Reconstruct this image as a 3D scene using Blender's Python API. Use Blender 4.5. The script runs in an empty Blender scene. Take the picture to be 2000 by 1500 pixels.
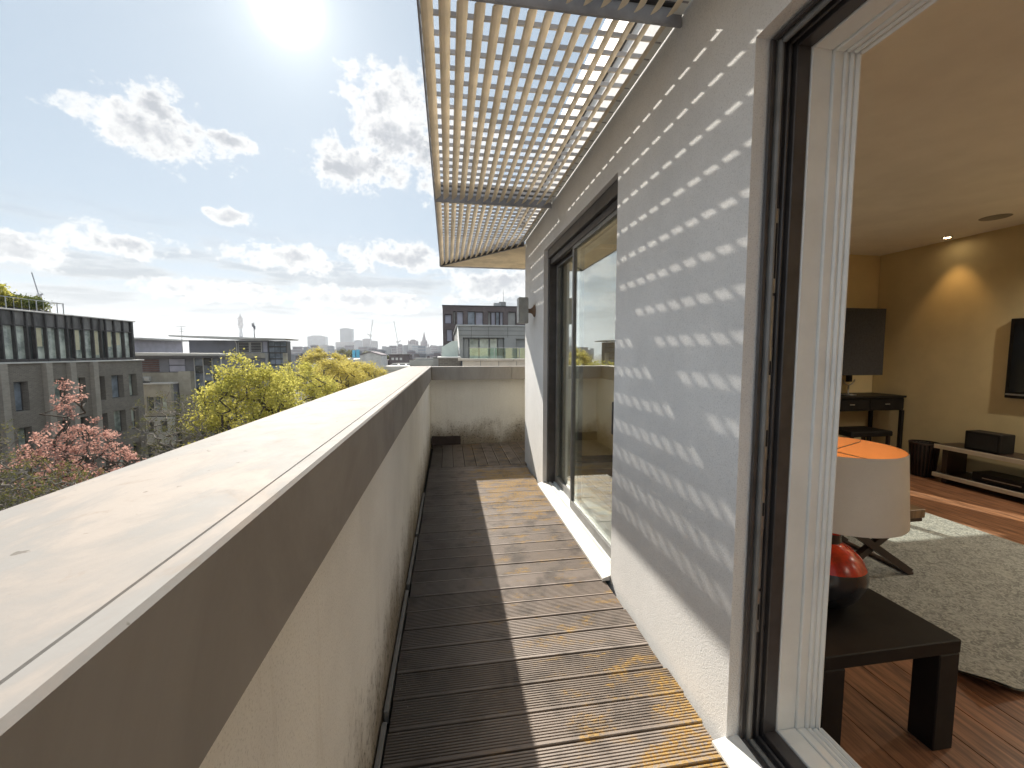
import bpy, math, random
import numpy as np
from mathutils import Vector, Matrix

R = math.radians
rnd = random.Random(7)
sc = bpy.context.scene
col = sc.collection

# ------------------------------------------------------------------ camera
F_PX = 800.0                                   # focal length in photo pixels (2000 wide)
YAW = math.atan(125 / F_PX)
PIT = math.atan(62 / F_PX * math.cos(YAW))
CAM = Vector((0, 0, 1.5))
FW = Vector((math.sin(YAW) * math.cos(PIT), math.cos(YAW) * math.cos(PIT), -math.sin(PIT)))
RT = Vector((math.cos(YAW), -math.sin(YAW), 0))
UP = RT.cross(FW)
cd = bpy.data.cameras.new('camera')
cam = bpy.data.objects.new('camera', cd)
col.objects.link(cam)
cd.sensor_width = 36
cd.lens = 36 * F_PX / 2000
cd.clip_start = 0.02
cd.clip_end = 20000
cam.matrix_world = Matrix((
    (RT.x, UP.x, -FW.x, CAM.x), (RT.y, UP.y, -FW.y, CAM.y),
    (RT.z, UP.z, -FW.z, CAM.z), (0, 0, 0, 1)))
sc.camera = cam


def ray(x, y):
    """direction of a photo pixel"""
    return (FW + RT * ((x - 1000) / F_PX) - UP * ((y - 750) / F_PX))


def azel(x, y):
    d = ray(x, y).normalized()
    return math.atan2(d.x, d.y), math.asin(d.z)


def on_y(x, y, Y):
    d = ray(x, y)
    return CAM + d * (Y / d.y)


# ------------------------------------------------------------------ world / sky
SUN = ray(562, 12).normalized()
SUN_EL = math.asin(SUN.z)
SUN_AZ = math.atan2(SUN.x, SUN.y)
sc.view_settings.view_transform = 'Standard'
sc.view_settings.look = 'None'
sc.view_settings.exposure = 1.48
sc.view_settings.gamma = 1
sc.cycles.use_denoising = True
sc.cycles.max_bounces = 10
sc.cycles.diffuse_bounces = 5
sc.cycles.glossy_bounces = 4
sc.cycles.transparent_max_bounces = 24
sc.cycles.volume_bounces = 1
sc.cycles.sample_clamp_indirect = 6
sc.cycles.caustics_reflective = False
sc.cycles.caustics_refractive = False

world = bpy.data.worlds.new('World')
sc.world = world
world.use_nodes = True
WT = world.node_tree
WT.nodes.clear()


class NG:
    """small node-graph helper"""

    def __init__(self, tree):
        self.t = tree

    def n(self, kind, **kw):
        nd = self.t.nodes.new(kind)
        for k, v in kw.items():
            setattr(nd, k, v)
        return nd

    def put(self, sock, v):
        if v is None:
            return
        if hasattr(v, 'is_output'):
            self.t.links.new(v, sock)
        elif isinstance(v, (tuple, list)) and sock.type == 'RGBA' and len(v) == 3:
            sock.default_value = (*v, 1)
        else:
            sock.default_value = v

    def m(self, op, a, b=None, c=None, clamp=False):
        nd = self.n('ShaderNodeMath', operation=op, use_clamp=clamp)
        for i, v in enumerate((a, b, c)):
            self.put(nd.inputs[i], v)
        return nd.outputs[0]

    def v(self, op, a, b=None):
        nd = self.n('ShaderNodeVectorMath', operation=op)
        self.put(nd.inputs[0], a)
        if b is not None:
            self.put(nd.inputs[1], b)
        return nd.outputs['Value'] if op in ('DOT_PRODUCT', 'LENGTH', 'DISTANCE') else nd.outputs['Vector']

    def ss(self, x, lo, hi):
        nd = self.n('ShaderNodeMapRange', interpolation_type='SMOOTHSTEP')
        self.put(nd.inputs[0], x)
        nd.inputs[1].default_value = lo
        nd.inputs[2].default_value = hi
        return nd.outputs[0]

    def noise(self, vec, scale, detail=4, rough=0.55, dist=0.0):
        nd = self.n('ShaderNodeTexNoise')
        self.put(nd.inputs['Vector'], vec)
        nd.inputs['Scale'].default_value = scale
        nd.inputs['Detail'].default_value = detail
        nd.inputs['Roughness'].default_value = rough
        nd.inputs['Distortion'].default_value = dist
        return nd.outputs['Fac']

    def mix(self, f, a, b, kind='MIX'):
        nd = self.n('ShaderNodeMix', data_type='RGBA', blend_type=kind)
        self.put(nd.inputs[0], f)
        self.put(nd.inputs[6], a)
        self.put(nd.inputs[7], b)
        return nd.outputs[2]

    def sep(self, v):
        nd = self.n('ShaderNodeSeparateXYZ')
        self.put(nd.inputs[0], v)
        return nd.outputs

    def comb(self, x, y, z):
        nd = self.n('ShaderNodeCombineXYZ')
        for i, q in enumerate((x, y, z)):
            self.put(nd.inputs[i], q)
        return nd.outputs[0]


g = NG(WT)
sky = g.n('ShaderNodeTexSky', sky_type='NISHITA', sun_disc=False)
sky.sun_elevation = SUN_EL
sky.sun_rotation = SUN_AZ
sky.air_density = 1.0
sky.dust_density = 0.5
sky.ozone_density = 1.2
SKY_K = 0.060
skyc = g.v('SCALE', sky.outputs[0])
skyc.node.inputs['Scale'].default_value = SKY_K
skyc = g.v('DIVIDE', skyc, g.v('ADD', g.v('MULTIPLY', skyc, (1.9, 1.7, 1.5)), (1, 1, 1)))
skyc = g.mix(0.62, skyc, (0.222, 0.282, 0.338))           # thin spring haze over the clear blue
dirv = g.v('NORMALIZE', g.n('ShaderNodeTexCoord').outputs['Generated'])
dx, dy, dz = g.sep(dirv)
az = g.m('ARCTAN2', dx, dy)
el = g.m('ARCSINE', dz)
nA = g.noise(g.v('MULTIPLY', dirv, (1, 1, 1.4)), 13, 7, 0.64, 0.25)
nB = g.noise(dirv, 48, 5, 0.62)
nz = g.m('ADD', g.m('MULTIPLY', g.m('SUBTRACT', nA, 0.5), 3.0), g.m('MULTIPLY', g.m('SUBTRACT', nB, 0.52), 1.3))
nS = g.noise(g.v('ADD', dirv, (0.012, 0.0, -0.022)), 11, 4, 0.6)
# cumulus clouds: (photo x, y, half width, half height) -> a direction and an angular size
CLOUDS = [(300, 258, 150, 66), (300, 208, 55, 56), (450, 275, 60, 22), (765, 235, 118, 112),
          (710, 330, 118, 58), (900, 300, 140, 110), (560, 502, 125, 34), (770, 503, 110, 36),
          (225, 478, 125, 40), (40, 492, 120, 45), (455, 425, 66, 18), (980, 556, 120, 34),
          (420, 565, 190, 26), (690, 588, 190, 28)]
field = None
pos2 = g.comb(az, el, 0.0)
for (cx, cy, rx, ry) in CLOUDS:
    a0, e0 = azel(cx, cy)
    a1, _ = azel(cx + rx, cy)
    _, e1 = azel(cx, cy - ry)
    d = g.v('LENGTH', g.v('MULTIPLY', g.v('SUBTRACT', pos2, (a0, e0, 0)), (1 / abs(a1 - a0), 1 / abs(e1 - e0), 0)))
    field = d if field is None else g.m('MINIMUM', field, d)
field = g.m('MAXIMUM', g.m('SUBTRACT', 1.0, field), -1.5)
dens = g.m('ADD', field, nz)
# the same kind of cloud over the rest of the sky, spread by noise
iz = g.m('DIVIDE', 1.0, g.m('ADD', g.m('ABSOLUTE', dz), 0.16))
plane = g.v('MULTIPLY', dirv, g.comb(iz, iz, 0.0))
nC = g.noise(plane, 0.85, 5, 0.6, 0.2)
behind = g.ss(g.m('ABSOLUTE', az), 0.8, 1.2)
dens = g.m('MAXIMUM', dens, g.m('ADD', g.m('MULTIPLY', g.m('SUBTRACT', nC, 0.50), 6.0), g.m('MULTIPLY', g.m('SUBTRACT', behind, 1.0), 2.0)))
# flat stratus near the horizon
nD = g.noise(g.v('MULTIPLY', dirv, (5, 5, 30)), 1.6, 6, 0.6, 0.3)
low = g.m('MULTIPLY', g.ss(el, R(16), R(6)), g.ss(nD, 0.36, 0.56))
cov = g.ss(dens, 0.0, 0.50)
grey = g.m('MULTIPLY', g.ss(dens, 0.22, 1.0), g.ss(g.m('ADD', nS, g.m('MULTIPLY', g.m('SUBTRACT', nB, 0.5), 0.35)), 0.24, 0.60))
front = g.ss(g.v('DOT_PRODUCT', dirv, tuple(SUN)), 0.35, -0.55)     # clouds opposite the sun are lit from the front
cl_w = g.mix(front, (0.425, 0.425, 0.42), (0.84, 0.83, 0.81))
cl_col = g.mix(grey, cl_w, g.mix(front, (0.195, 0.208, 0.228), (0.46, 0.48, 0.51)))
lowc = g.mix(g.ss(nD, 0.46, 0.64), (0.285, 0.292, 0.293), (0.160, 0.176, 0.192))
skyc = g.mix(g.m('MULTIPLY', low, 0.85), skyc, lowc)
skyc = g.mix(g.m('MULTIPLY', cov, 0.96), skyc, cl_col)
# pale band of air right at the horizon
skyc = g.mix(g.m('MULTIPLY', g.ss(el, R(6), R(0)), 0.65), skyc, (0.215, 0.226, 0.228))
# aureole round the sun
cosang = g.m('MAXIMUM', g.v('DOT_PRODUCT', dirv, tuple(SUN)), 0.0)
glow = g.m('ADD', g.m('MULTIPLY', g.m('POWER', cosang, 3200), 6.0),
           g.m('ADD', g.m('MULTIPLY', g.m('POWER', cosang, 300), 0.14), g.m('MULTIPLY', g.m('POWER', cosang, 30), 0.03)))
gl = g.v('SCALE', (1.0, 0.985, 0.95))
g.put(gl.node.inputs['Scale'], glow)
skyc = g.v('ADD', skyc, gl)
bg = g.n('ShaderNodeBackground')
g.put(bg.inputs[0], skyc)
bg.inputs[1].default_value = 0.85
WT.links.new(bg.outputs[0], g.n('ShaderNodeOutputWorld').inputs[0])

sd = bpy.data.lights.new('sun', 'SUN')
sd.energy = 3.2
sd.angle = R(0.53)
sd.color = (1.0, 0.93, 0.82)
so = bpy.data.objects.new('sun', sd)
col.objects.link(so)
so.rotation_euler = (-SUN).to_track_quat('-Z', 'Y').to_euler()
so.location = SUN * 60

# ------------------------------------------------------------------ helpers: meshes and objects
WLOC = {}


class MB:
    """collects faces; build() makes ONE mesh object (verts given in world metres)"""

    def __init__(self):
        self.vs, self.fs = [], []

    def add(self, vs, fs):
        o = len(self.vs)
        self.vs += [tuple(v) for v in vs]
        self.fs += [tuple(i + o for i in f) for f in fs]
        return self

    def box(self, x0, x1, y0, y1, z0, z1):
        v = [(x, y, z) for z in (z0, z1) for y in (y0, y1) for x in (x0, x1)]
        return self.add(v, [(0, 2, 3, 1), (4, 5, 7, 6), (0, 1, 5, 4), (2, 6, 7, 3), (0, 4, 6, 2), (1, 3, 7, 5)])

    def bev(self, x0, x1, y0, y1, z0, z1, b=0.004):
        """box with chamfered edges"""
        vs, idx = [], {}
        for sx in (0, 1):
            for sy in (0, 1):
                for sz in (0, 1):
                    X, Y, Z = (x0, x1)[sx], (y0, y1)[sy], (z0, z1)[sz]
                    ix, iy, iz = X + (b, -b)[sx], Y + (b, -b)[sy], Z + (b, -b)[sz]
                    for ax, p in enumerate(((X, iy, iz), (ix, Y, iz), (ix, iy, Z))):
                        idx[(sx, sy, sz, ax)] = len(vs)
                        vs.append(p)
        fs = []
        q = [(0, 0), (1, 0), (1, 1), (0, 1)]
        for s in (0, 1):
            for ax in range(3):
                f = []
                for a, c in q:
                    k = [a, c]
                    k.insert(ax, s)
                    f.append(idx[(*k, ax)])
                if (s == 0) != (ax == 1):
                    f.reverse()
                fs.append(f)
        for ax in range(3):                      # edge chamfers along axis ax
            o1, o2 = [i for i in range(3) if i != ax]
            for a in (0, 1):
                for c in (0, 1):
                    k0 = [0, 0, 0]
                    k0[o1], k0[o2] = a, c
                    k1 = list(k0)
                    k1[ax] = 1
                    f = [idx[(*k0, o1)], idx[(*k1, o1)], idx[(*k1, o2)], idx[(*k0, o2)]]
                    if (a == c) != (ax == 1):
                        f.reverse()
                    fs.append(f)
        for sx in (0, 1):
            for sy in (0, 1):
                for sz in (0, 1):
                    f = [idx[(sx, sy, sz, i)] for i in range(3)]
                    if (sx + sy + sz) % 2 == 0:
                        f.reverse()
                    fs.append(f)
        return self.add(vs, fs)

    def prism(self, pts, d):
        """polygon (3D points) swept by vector d"""
        n = len(pts)
        a = [Vector(p) for p in pts]
        d = Vector(d)
        v = a + [p + d for p in a]
        fs = [tuple(range(n))[::-1], tuple(range(n, 2 * n))]
        fs += [(i, (i + 1) % n, n + (i + 1) % n, n + i) for i in range(n)]
        return self.add(v, fs)

    def bar(self, p, q, w, h=None):
        """rectangular bar from p to q"""
        h = h or w
        p, q = Vector(p), Vector(q)
        d = (q - p).normalized()
        s = d.cross(Vector((0, 0, 1)))
        s = s.normalized() if s.length > 1e-4 else Vector((1, 0, 0))
        u = s.cross(d)
        pts = [p + s * (a * w / 2) + u * (b * h / 2) for a, b in ((-1, -1), (1, -1), (1, 1), (-1, 1))]
        return self.prism(pts, q - p)

    def tube(self, pts, rs, n=6, cap=True):
        pts = [Vector(p) for p in pts]
        vs, fs = [], []
        for i, p in enumerate(pts):
            a, b = pts[max(i - 1, 0)], pts[min(i + 1, len(pts) - 1)]
            d = (b - a).normalized()
            s = d.cross(Vector((0, 0, 1))) if abs(d.z) < 0.95 else d.cross(Vector((1, 0, 0)))
            s.normalize()
            u = s.cross(d)
            for k in range(n):
                t = 2 * math.pi * k / n
                vs.append(p + (s * math.cos(t) + u * math.sin(t)) * rs[i])
        for i in range(len(pts) - 1):
            for k in range(n):
                fs.append((i * n + k, i * n + (k + 1) % n, (i + 1) * n + (k + 1) % n, (i + 1) * n + k))
        if cap:
            fs.append(tuple(range(n)))
            fs.append(tuple(range((len(pts) - 1) * n, len(pts) * n))[::-1])
        return self.add(vs, fs)

    def lathe(self, cx, cy, prof, n=32):
        vs, fs = [], []
        for r, z in prof:
            for k in range(n):
                t = 2 * math.pi * k / n
                vs.append((cx + r * math.cos(t), cy + r * math.sin(t), z))
        for i in range(len(prof) - 1):
            for k in range(n):
                fs.append((i * n + k, i * n + (k + 1) % n, (i + 1) * n + (k + 1) % n, (i + 1) * n + k))
        return self.add(vs, fs)

    def holewall(self, axis, p0, p1, u0, u1, v0, v1, holes):
        """wall slab between planes p0 and p1 of axis X or Y, with rectangular holes (u0,u1,v0,v1)"""
        us = sorted({u0, u1, *[h[i] for h in holes for i in (0, 1)]})
        vs = sorted({v0, v1, *[h[i] for h in holes for i in (2, 3)]})
        P = (lambda p, u, v: (p, u, v)) if axis == 'X' else (lambda p, u, v: (u, p, v))

        def inside(i, j):
            if not (0 <= i < len(us) - 1 and 0 <= j < len(vs) - 1):
                return True
            cu, cv = (us[i] + us[i + 1]) / 2, (vs[j] + vs[j + 1]) / 2
            return any(h[0] < cu < h[1] and h[2] < cv < h[3] for h in holes)

        for i in range(len(us) - 1):
            for j in range(len(vs) - 1):
                if inside(i, j):
                    continue
                a, b, c, d = us[i], us[i + 1], vs[j], vs[j + 1]
                for p, fl in ((p0, 1), (p1, 0)):
                    q = [P(p, a, c), P(p, b, c), P(p, b, d), P(p, a, d)]
                    self.add(q[::-1] if fl else q, [(0, 1, 2, 3)])
                for (ii, jj, e0, e1) in ((i - 1, j, (a, c), (a, d)), (i + 1, j, (b, c), (b, d)),
                                         (i, j - 1, (a, c), (b, c)), (i, j + 1, (a, d), (b, d))):
                    if inside(ii, jj):
                        self.add([P(p0, *e0), P(p0, *e1), P(p1, *e1), P(p1, *e0)], [(0, 1, 2, 3)])
        return self

    def mesh(self, name, off=Vector()):
        me = bpy.data.meshes.new(name)
        me.from_pydata([(a - off.x, b - off.y, c - off.z) for a, b, c in self.vs], [], self.fs)
        me.update()
        return me

    def build(self, name, m, parent=None, smooth=False, label=None):
        off = WLOC.get(parent.name, Vector()) if parent else Vector()
        me = self.mesh(name, off)
        if smooth:
            me.polygons.foreach_set('use_smooth', [True] * len(me.polygons))
        return put(name, me, m, parent, label=label)


def put(name, me, m=None, parent=None, loc=(0, 0, 0), label=None):
    """link a mesh as an object"""
    o = bpy.data.objects.new(name, me)
    col.objects.link(o)
    if m is not None and not me.materials:
        me.materials.append(m)
    o.parent = parent
    o.location = loc
    if label:
        o['label'] = label
    WLOC[o.name] = Vector(loc) + (WLOC.get(parent.name, Vector()) if parent else Vector())
    return o


def tag(o, label, cat, group=None):
    o['label'], o['category'] = label, cat
    if group:
        o['group'] = group
    return o


def thing(name, label, cat, loc=(0, 0, 0), group=None):
    o = bpy.data.objects.new(name, None)
    col.objects.link(o)
    o.location = loc
    o.empty_display_size = 0.2
    WLOC[o.name] = Vector(loc)
    return tag(o, label, cat, group)


def struct(o):
    o['kind'] = 'structure'
    return o


def quads(name, V, m, parent=None):
    """V: (n,4,3) numpy array of quads (world), fast"""
    n = len(V)
    off = WLOC.get(parent.name, Vector()) if parent else Vector()
    V = V.reshape(-1, 3) - np.array(off)
    me = bpy.data.meshes.new(name)
    me.vertices.add(4 * n)
    me.vertices.foreach_set('co', V.astype(np.float32).ravel())
    me.loops.add(4 * n)
    me.loops.foreach_set('vertex_index', np.arange(4 * n, dtype=np.int32))
    me.polygons.add(n)
    me.polygons.foreach_set('loop_start', np.arange(0, 4 * n, 4, dtype=np.int32))
    me.polygons.foreach_set('loop_total', np.full(n, 4, dtype=np.int32))
    me.update(calc_edges=True)
    return put(name, me, m, parent)


# ------------------------------------------------------------------ materials
MATS = {}


def mat(name, c, rough=0.6, var=0.12, scale=3.0, c2=None, bump=0.0, bscale=120.0, spec=0.5, metal=0.0, stretch=(1, 1, 1), fine=0.0, fscale=150.0):
    """painted / mineral / wood surface: base colour broken up by noise, optional grain relief"""
    m = bpy.data.materials.new(name)
    m.use_nodes = True
    t = m.node_tree
    g = NG(t)
    b = t.nodes['Principled BSDF']
    pos = g.v('MULTIPLY', g.n('ShaderNodeNewGeometry').outputs['Position'], stretch)
    n = g.noise(pos, scale, 6, 0.6)
    c2 = c2 or tuple(x * (1 - 2 * var) for x in c)
    cc = g.mix(g.ss(n, 0.30, 0.72), tuple(min(1, x * (1 + var)) for x in c), c2)
    if fine:
        n2 = g.noise(pos, fscale, 3, 0.6)
        cc = g.mix(g.m('MULTIPLY', g.ss(n2, 0.35, 0.75), fine), cc, tuple(x * 0.35 for x in c))
    g.put(b.inputs['Base Color'], cc)
    g.put(b.inputs['Roughness'], g.m('ADD', rough - 0.06, g.m('MULTIPLY', n, 0.12)))
    b.inputs['Specular IOR Level'].default_value = spec
    b.inputs['Metallic'].default_value = metal
    if bump:
        bn = g.n('ShaderNodeBump')
        bn.inputs['Strength'].default_value = bump
        bn.inputs['Distance'].default_value = 0.01
        g.put(bn.inputs['Height'], g.noise(pos, bscale, 4, 0.6))
        g.put(b.inputs['Normal'], bn.outputs[0])
    MATS[name] = m
    return m


def emis(name, c, k):
    m = bpy.data.materials.new(name)
    m.use_nodes = True
    b = m.node_tree.nodes['Principled BSDF']
    b.inputs['Base Color'].default_value = (*c, 1)
    b.inputs['Emission Color'].default_value = (*c, 1)
    b.inputs['Emission Strength'].default_value = k
    return m


def glass(name, tint=(0.93, 0.97, 0.95), f0=0.06, rough=0.0):
    """thin pane: mirror by Fresnel over clear transmission"""
    m = bpy.data.materials.new(name)
    m.use_nodes = True
    t = m.node_tree
    t.nodes.clear()
    g = NG(t)
    geo = g.n('ShaderNodeNewGeometry')
    c = g.m('ABSOLUTE', g.v('DOT_PRODUCT', geo.outputs['Incoming'], geo.outputs['Normal']))
    fac = g.m('ADD', f0, g.m('MULTIPLY', g.m('POWER', g.m('SUBTRACT', 1.0, c), 3.2), 1 - f0), clamp=True)
    tr = g.n('ShaderNodeBsdfTransparent')
    tr.inputs[0].default_value = (*tint, 1)
    gl = g.n('ShaderNodeBsdfGlossy')
    gl.inputs['Roughness'].default_value = rough
    gl.inputs[0].default_value = (0.96, 1.0, 0.98, 1)
    mx = g.n('ShaderNodeMixShader')
    g.put(mx.inputs[0], fac)
    t.links.new(tr.outputs[0], mx.inputs[1])
    t.links.new(gl.outputs[0], mx.inputs[2])
    t.links.new(mx.outputs[0], g.n('ShaderNodeOutputMaterial').inputs[0])
    return m


def brick_mat(name, c1, c2, mortar, scale=1.0, var=0.3, rough=0.85):
    m = bpy.data.materials.new(name)
    m.use_nodes = True
    t = m.node_tree
    g = NG(t)
    b = t.nodes['Principled BSDF']
    geo = g.n('ShaderNodeNewGeometry').outputs['Position']
    x, y, z = g.sep(geo)
    br = g.n('ShaderNodeTexBrick')
    g.put(br.inputs['Vector'], g.comb(g.m('ADD', x, y), z, 0.0))
    br.inputs['Color1'].default_value = (*c1, 1)
    br.inputs['Color2'].default_value = (*c2, 1)
    br.inputs['Mortar'].default_value = (*mortar, 1)
    br.inputs['Scale'].default_value = scale
    br.inputs['Brick Width'].default_value = 0.23
    br.inputs['Row Height'].default_value = 0.075
    br.inputs['Mortar Size'].default_value = 0.010
    n = g.noise(geo, 0.7, 6, 0.65)
    cc = g.mix(g.m('MULTIPLY', g.ss(n, 0.35, 0.7), var), br.outputs[0], tuple(v * 0.35 for v in c1))
    g.put(b.inputs['Base Color'], cc)
    b.inputs['Roughness'].default_value = rough
    return m


def leaf_mat(name, c, c2, trans=0.5):
    m = bpy.data.materials.new(name)
    m.use_nodes = True
    t = m.node_tree
    t.nodes.clear()
    g = NG(t)
    geo = g.n('ShaderNodeNewGeometry').outputs['Position']
    cc = g.mix(g.ss(g.noise(geo, 1.1, 4, 0.6), 0.36, 0.64), c, c2)
    cc = g.mix(g.m('MULTIPLY', g.ss(g.noise(geo, 9, 2), 0.4, 0.7), 0.5), cc, tuple(v * 0.55 for v in c))
    d = g.n('ShaderNodeBsdfDiffuse')
    r = g.n('ShaderNodeBsdfTranslucent')
    g.put(d.inputs[0], cc)
    g.put(r.inputs[0], cc)
    mx = g.n('ShaderNodeMixShader')
    mx.inputs[0].default_value = trans
    t.links.new(d.outputs[0], mx.inputs[1])
    t.links.new(r.outputs[0], mx.inputs[2])
    t.links.new(mx.outputs[0], g.n('ShaderNodeOutputMaterial').inputs[0])
    return m


def deck_mat(name):
    """weathered ridged decking: grey-brown grain, dark patches, parapet shade painted over wet boards, yellow moss stains"""
    m = bpy.data.materials.new(name)
    m.use_nodes = True
    t = m.node_tree
    g = NG(t)
    b = t.nodes['Principled BSDF']
    geo = g.n('ShaderNodeNewGeometry').outputs['Position']
    oi = g.n('ShaderNodeObjectInfo').outputs['Random']
    x, y, z = g.sep(geo)
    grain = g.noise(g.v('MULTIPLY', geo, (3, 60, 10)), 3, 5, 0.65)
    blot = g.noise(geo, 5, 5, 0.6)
    lit_tops = g.ss(g.m('ADD', z, g.m('MULTIPLY', g.m('SUBTRACT', grain, 0.5), 0.004)), -0.004, -0.0005)      # ridge tops lightened: bleaching plus sunlit paleness painted in
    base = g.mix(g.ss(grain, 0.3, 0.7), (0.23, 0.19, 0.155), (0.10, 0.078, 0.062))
    base = g.mix(g.m('MULTIPLY', lit_tops, 0.75), base, (0.42, 0.36, 0.32))
    base = g.mix(g.m('MULTIPLY', oi, 0.45), base, (0.16, 0.115, 0.08))
    base = g.mix(g.m('MULTIPLY', g.ss(blot, 0.45, 0.7), 0.6), base, (0.055, 0.047, 0.042))
    # wet boards along the parapet foot, its cast shade painted in darker
    damp_shade = g.m('MULTIPLY', g.ss(g.m('ADD', x, g.m('MULTIPLY', g.m('SUBTRACT', blot, 0.5), 0.5)), 0.28, -0.15), 0.72)
    base = g.mix(damp_shade, base, (0.035, 0.034, 0.036))
    # moss and lichen
    mn = g.noise(g.v('MULTIPLY', geo, (1, 2.2, 1)), 4.5, 7, 0.68)
    near = g.m('MULTIPLY', g.ss(x, 0.45, 1.0), g.ss(y, 2.1, 1.2))
    far = g.m('MULTIPLY', g.ss(x, 0.0, 0.5), g.m('MULTIPLY', g.ss(y, 3.0, 4.4), g.ss(y, 5.4, 5.0)))
    lich = g.m('ADD', mn, g.m('ADD', g.m('MULTIPLY', near, 0.17), g.m('MULTIPLY', far, 0.13)))
    msk = g.ss(lich, 0.54, 0.66)
    mc = g.mix(g.noise(geo, 60, 3), (0.58, 0.36, 0.08), (0.36, 0.21, 0.05))
    msk = g.m('MULTIPLY', g.m('MULTIPLY', msk, g.ss(g.noise(geo, 55, 4, 0.7), 0.36, 0.58)), g.ss(x, 0.05, 0.4))
    base = g.mix(g.m('MULTIPLY', msk, 0.85), base, mc)
    # pale lichen specks and scratches
    sp = g.ss(g.noise(geo, 140, 2), 0.68, 0.74)
    base = g.mix(g.m('MULTIPLY', sp, 0.5), base, (0.36, 0.33, 0.28))
    g.put(b.inputs['Base Color'], base)
    g.put(b.inputs['Roughness'], g.m('ADD', 0.42, g.m('MULTIPLY', blot, 0.3)))
    b.inputs['Specular IOR Level'].default_value = 0.45
    bn = g.n('ShaderNodeBump')
    bn.inputs['Strength'].default_value = 0.35
    bn.inputs['Distance'].default_value = 0.004
    g.put(bn.inputs['Height'], g.m('ADD', grain, g.m('MULTIPLY', msk, g.noise(geo, 150, 3))))
    g.put(b.inputs['Normal'], bn.outputs[0])
    return m


def render_mat(name, c, stain=0.0, zfoot=0.0, bump=0.5):
    """sand-textured exterior render, optional rain dirt creeping up from the foot and run-off streaks"""
    m = bpy.data.materials.new(name)
    m.use_nodes = True
    t = m.node_tree
    g = NG(t)
    b = t.nodes['Principled BSDF']
    geo = g.n('ShaderNodeNewGeometry').outputs['Position']
    x, y, z = g.sep(geo)
    n1 = g.noise(geo, 2.2, 5, 0.6)
    cc = g.mix(g.ss(n1, 0.3, 0.7), c, tuple(v * 0.90 for v in c))
    gr = g.noise(geo, 190, 3, 0.75)
    cc = g.mix(g.m('MULTIPLY', g.ss(gr, 0.5, 0.72), 0.55), cc, tuple(v * 0.5 for v in c))
    if stain:
        n2 = g.noise(g.v('MULTIPLY', geo, (1, 1, 0.6)), 3.2, 7, 0.68)
        lvl = g.m('ADD', g.m('SUBTRACT', zfoot + 0.46, z), g.m('MULTIPLY', g.m('SUBTRACT', n2, 0.5), 0.75))
        cc = g.mix(g.m('MULTIPLY', g.ss(lvl, 0.0, 0.45), 0.85 * stain), cc, (0.20, 0.155, 0.095))
        n3 = g.noise(g.v('MULTIPLY', geo, (9, 9, 0.7)), 1.5, 6, 0.65)
        cc = g.mix(g.m('MULTIPLY', g.ss(n3, 0.54, 0.72), 0.14 * stain), cc, (0.40, 0.36, 0.29))
        n4 = g.noise(geo, 40, 4, 0.7)
        cc = g.mix(g.m('MULTIPLY', g.m('MULTIPLY', g.ss(n4, 0.5, 0.68), g.ss(lvl, -0.1, 0.35)), 0.8 * stain), cc, (0.05, 0.045, 0.035))
    g.put(b.inputs['Base Color'], cc)
    b.inputs['Roughness'].default_value = 0.9
    b.inputs['Specular IOR Level'].default_value = 0.2
    bn = g.n('ShaderNodeBump')
    bn.inputs['Strength'].default_value = bump
    bn.inputs['Distance'].default_value = 0.004
    g.put(bn.inputs['Height'], gr)
    g.put(b.inputs['Normal'], bn.outputs[0])
    return m


def coping_mat(name):
    """weathered coated-metal coping: cream-taupe, water marks, grit"""
    m = bpy.data.materials.new(name)
    m.use_nodes = True
    t = m.node_tree
    g = NG(t)
    b = t.nodes['Principled BSDF']
    geo = g.n('ShaderNodeNewGeometry').outputs['Position']
    n1 = g.noise(g.v('MULTIPLY', geo, (2.6, 1, 1)), 2.3, 7, 0.66, 0.6)
    n2 = g.noise(g.v('MULTIPLY', geo, (1.2, 1, 1)), 11, 6, 0.7, 1.0)
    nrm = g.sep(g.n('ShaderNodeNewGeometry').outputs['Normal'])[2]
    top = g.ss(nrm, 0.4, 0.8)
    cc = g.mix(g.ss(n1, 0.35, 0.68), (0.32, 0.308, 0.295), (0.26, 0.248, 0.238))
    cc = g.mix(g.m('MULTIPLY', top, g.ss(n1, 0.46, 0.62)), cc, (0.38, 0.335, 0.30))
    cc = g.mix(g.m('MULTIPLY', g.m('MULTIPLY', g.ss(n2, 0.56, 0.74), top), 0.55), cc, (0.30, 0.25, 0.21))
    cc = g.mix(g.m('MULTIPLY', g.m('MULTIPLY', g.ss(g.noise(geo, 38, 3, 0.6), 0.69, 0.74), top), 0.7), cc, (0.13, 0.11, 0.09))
    g.put(b.inputs['Base Color'], cc)
    g.put(b.inputs['Roughness'], g.m('ADD', 0.58, g.m('MULTIPLY', n2, 0.2)))
    b.inputs['Specular IOR Level'].default_value = 0.12
    bn = g.n('ShaderNodeBump')
    bn.inputs['Strength'].default_value = 0.12
    bn.inputs['Distance'].default_value = 0.003
    g.put(bn.inputs['Height'], g.noise(geo, 90, 4, 0.65))
    g.put(b.inputs['Normal'], bn.outputs[0])
    return m


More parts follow.
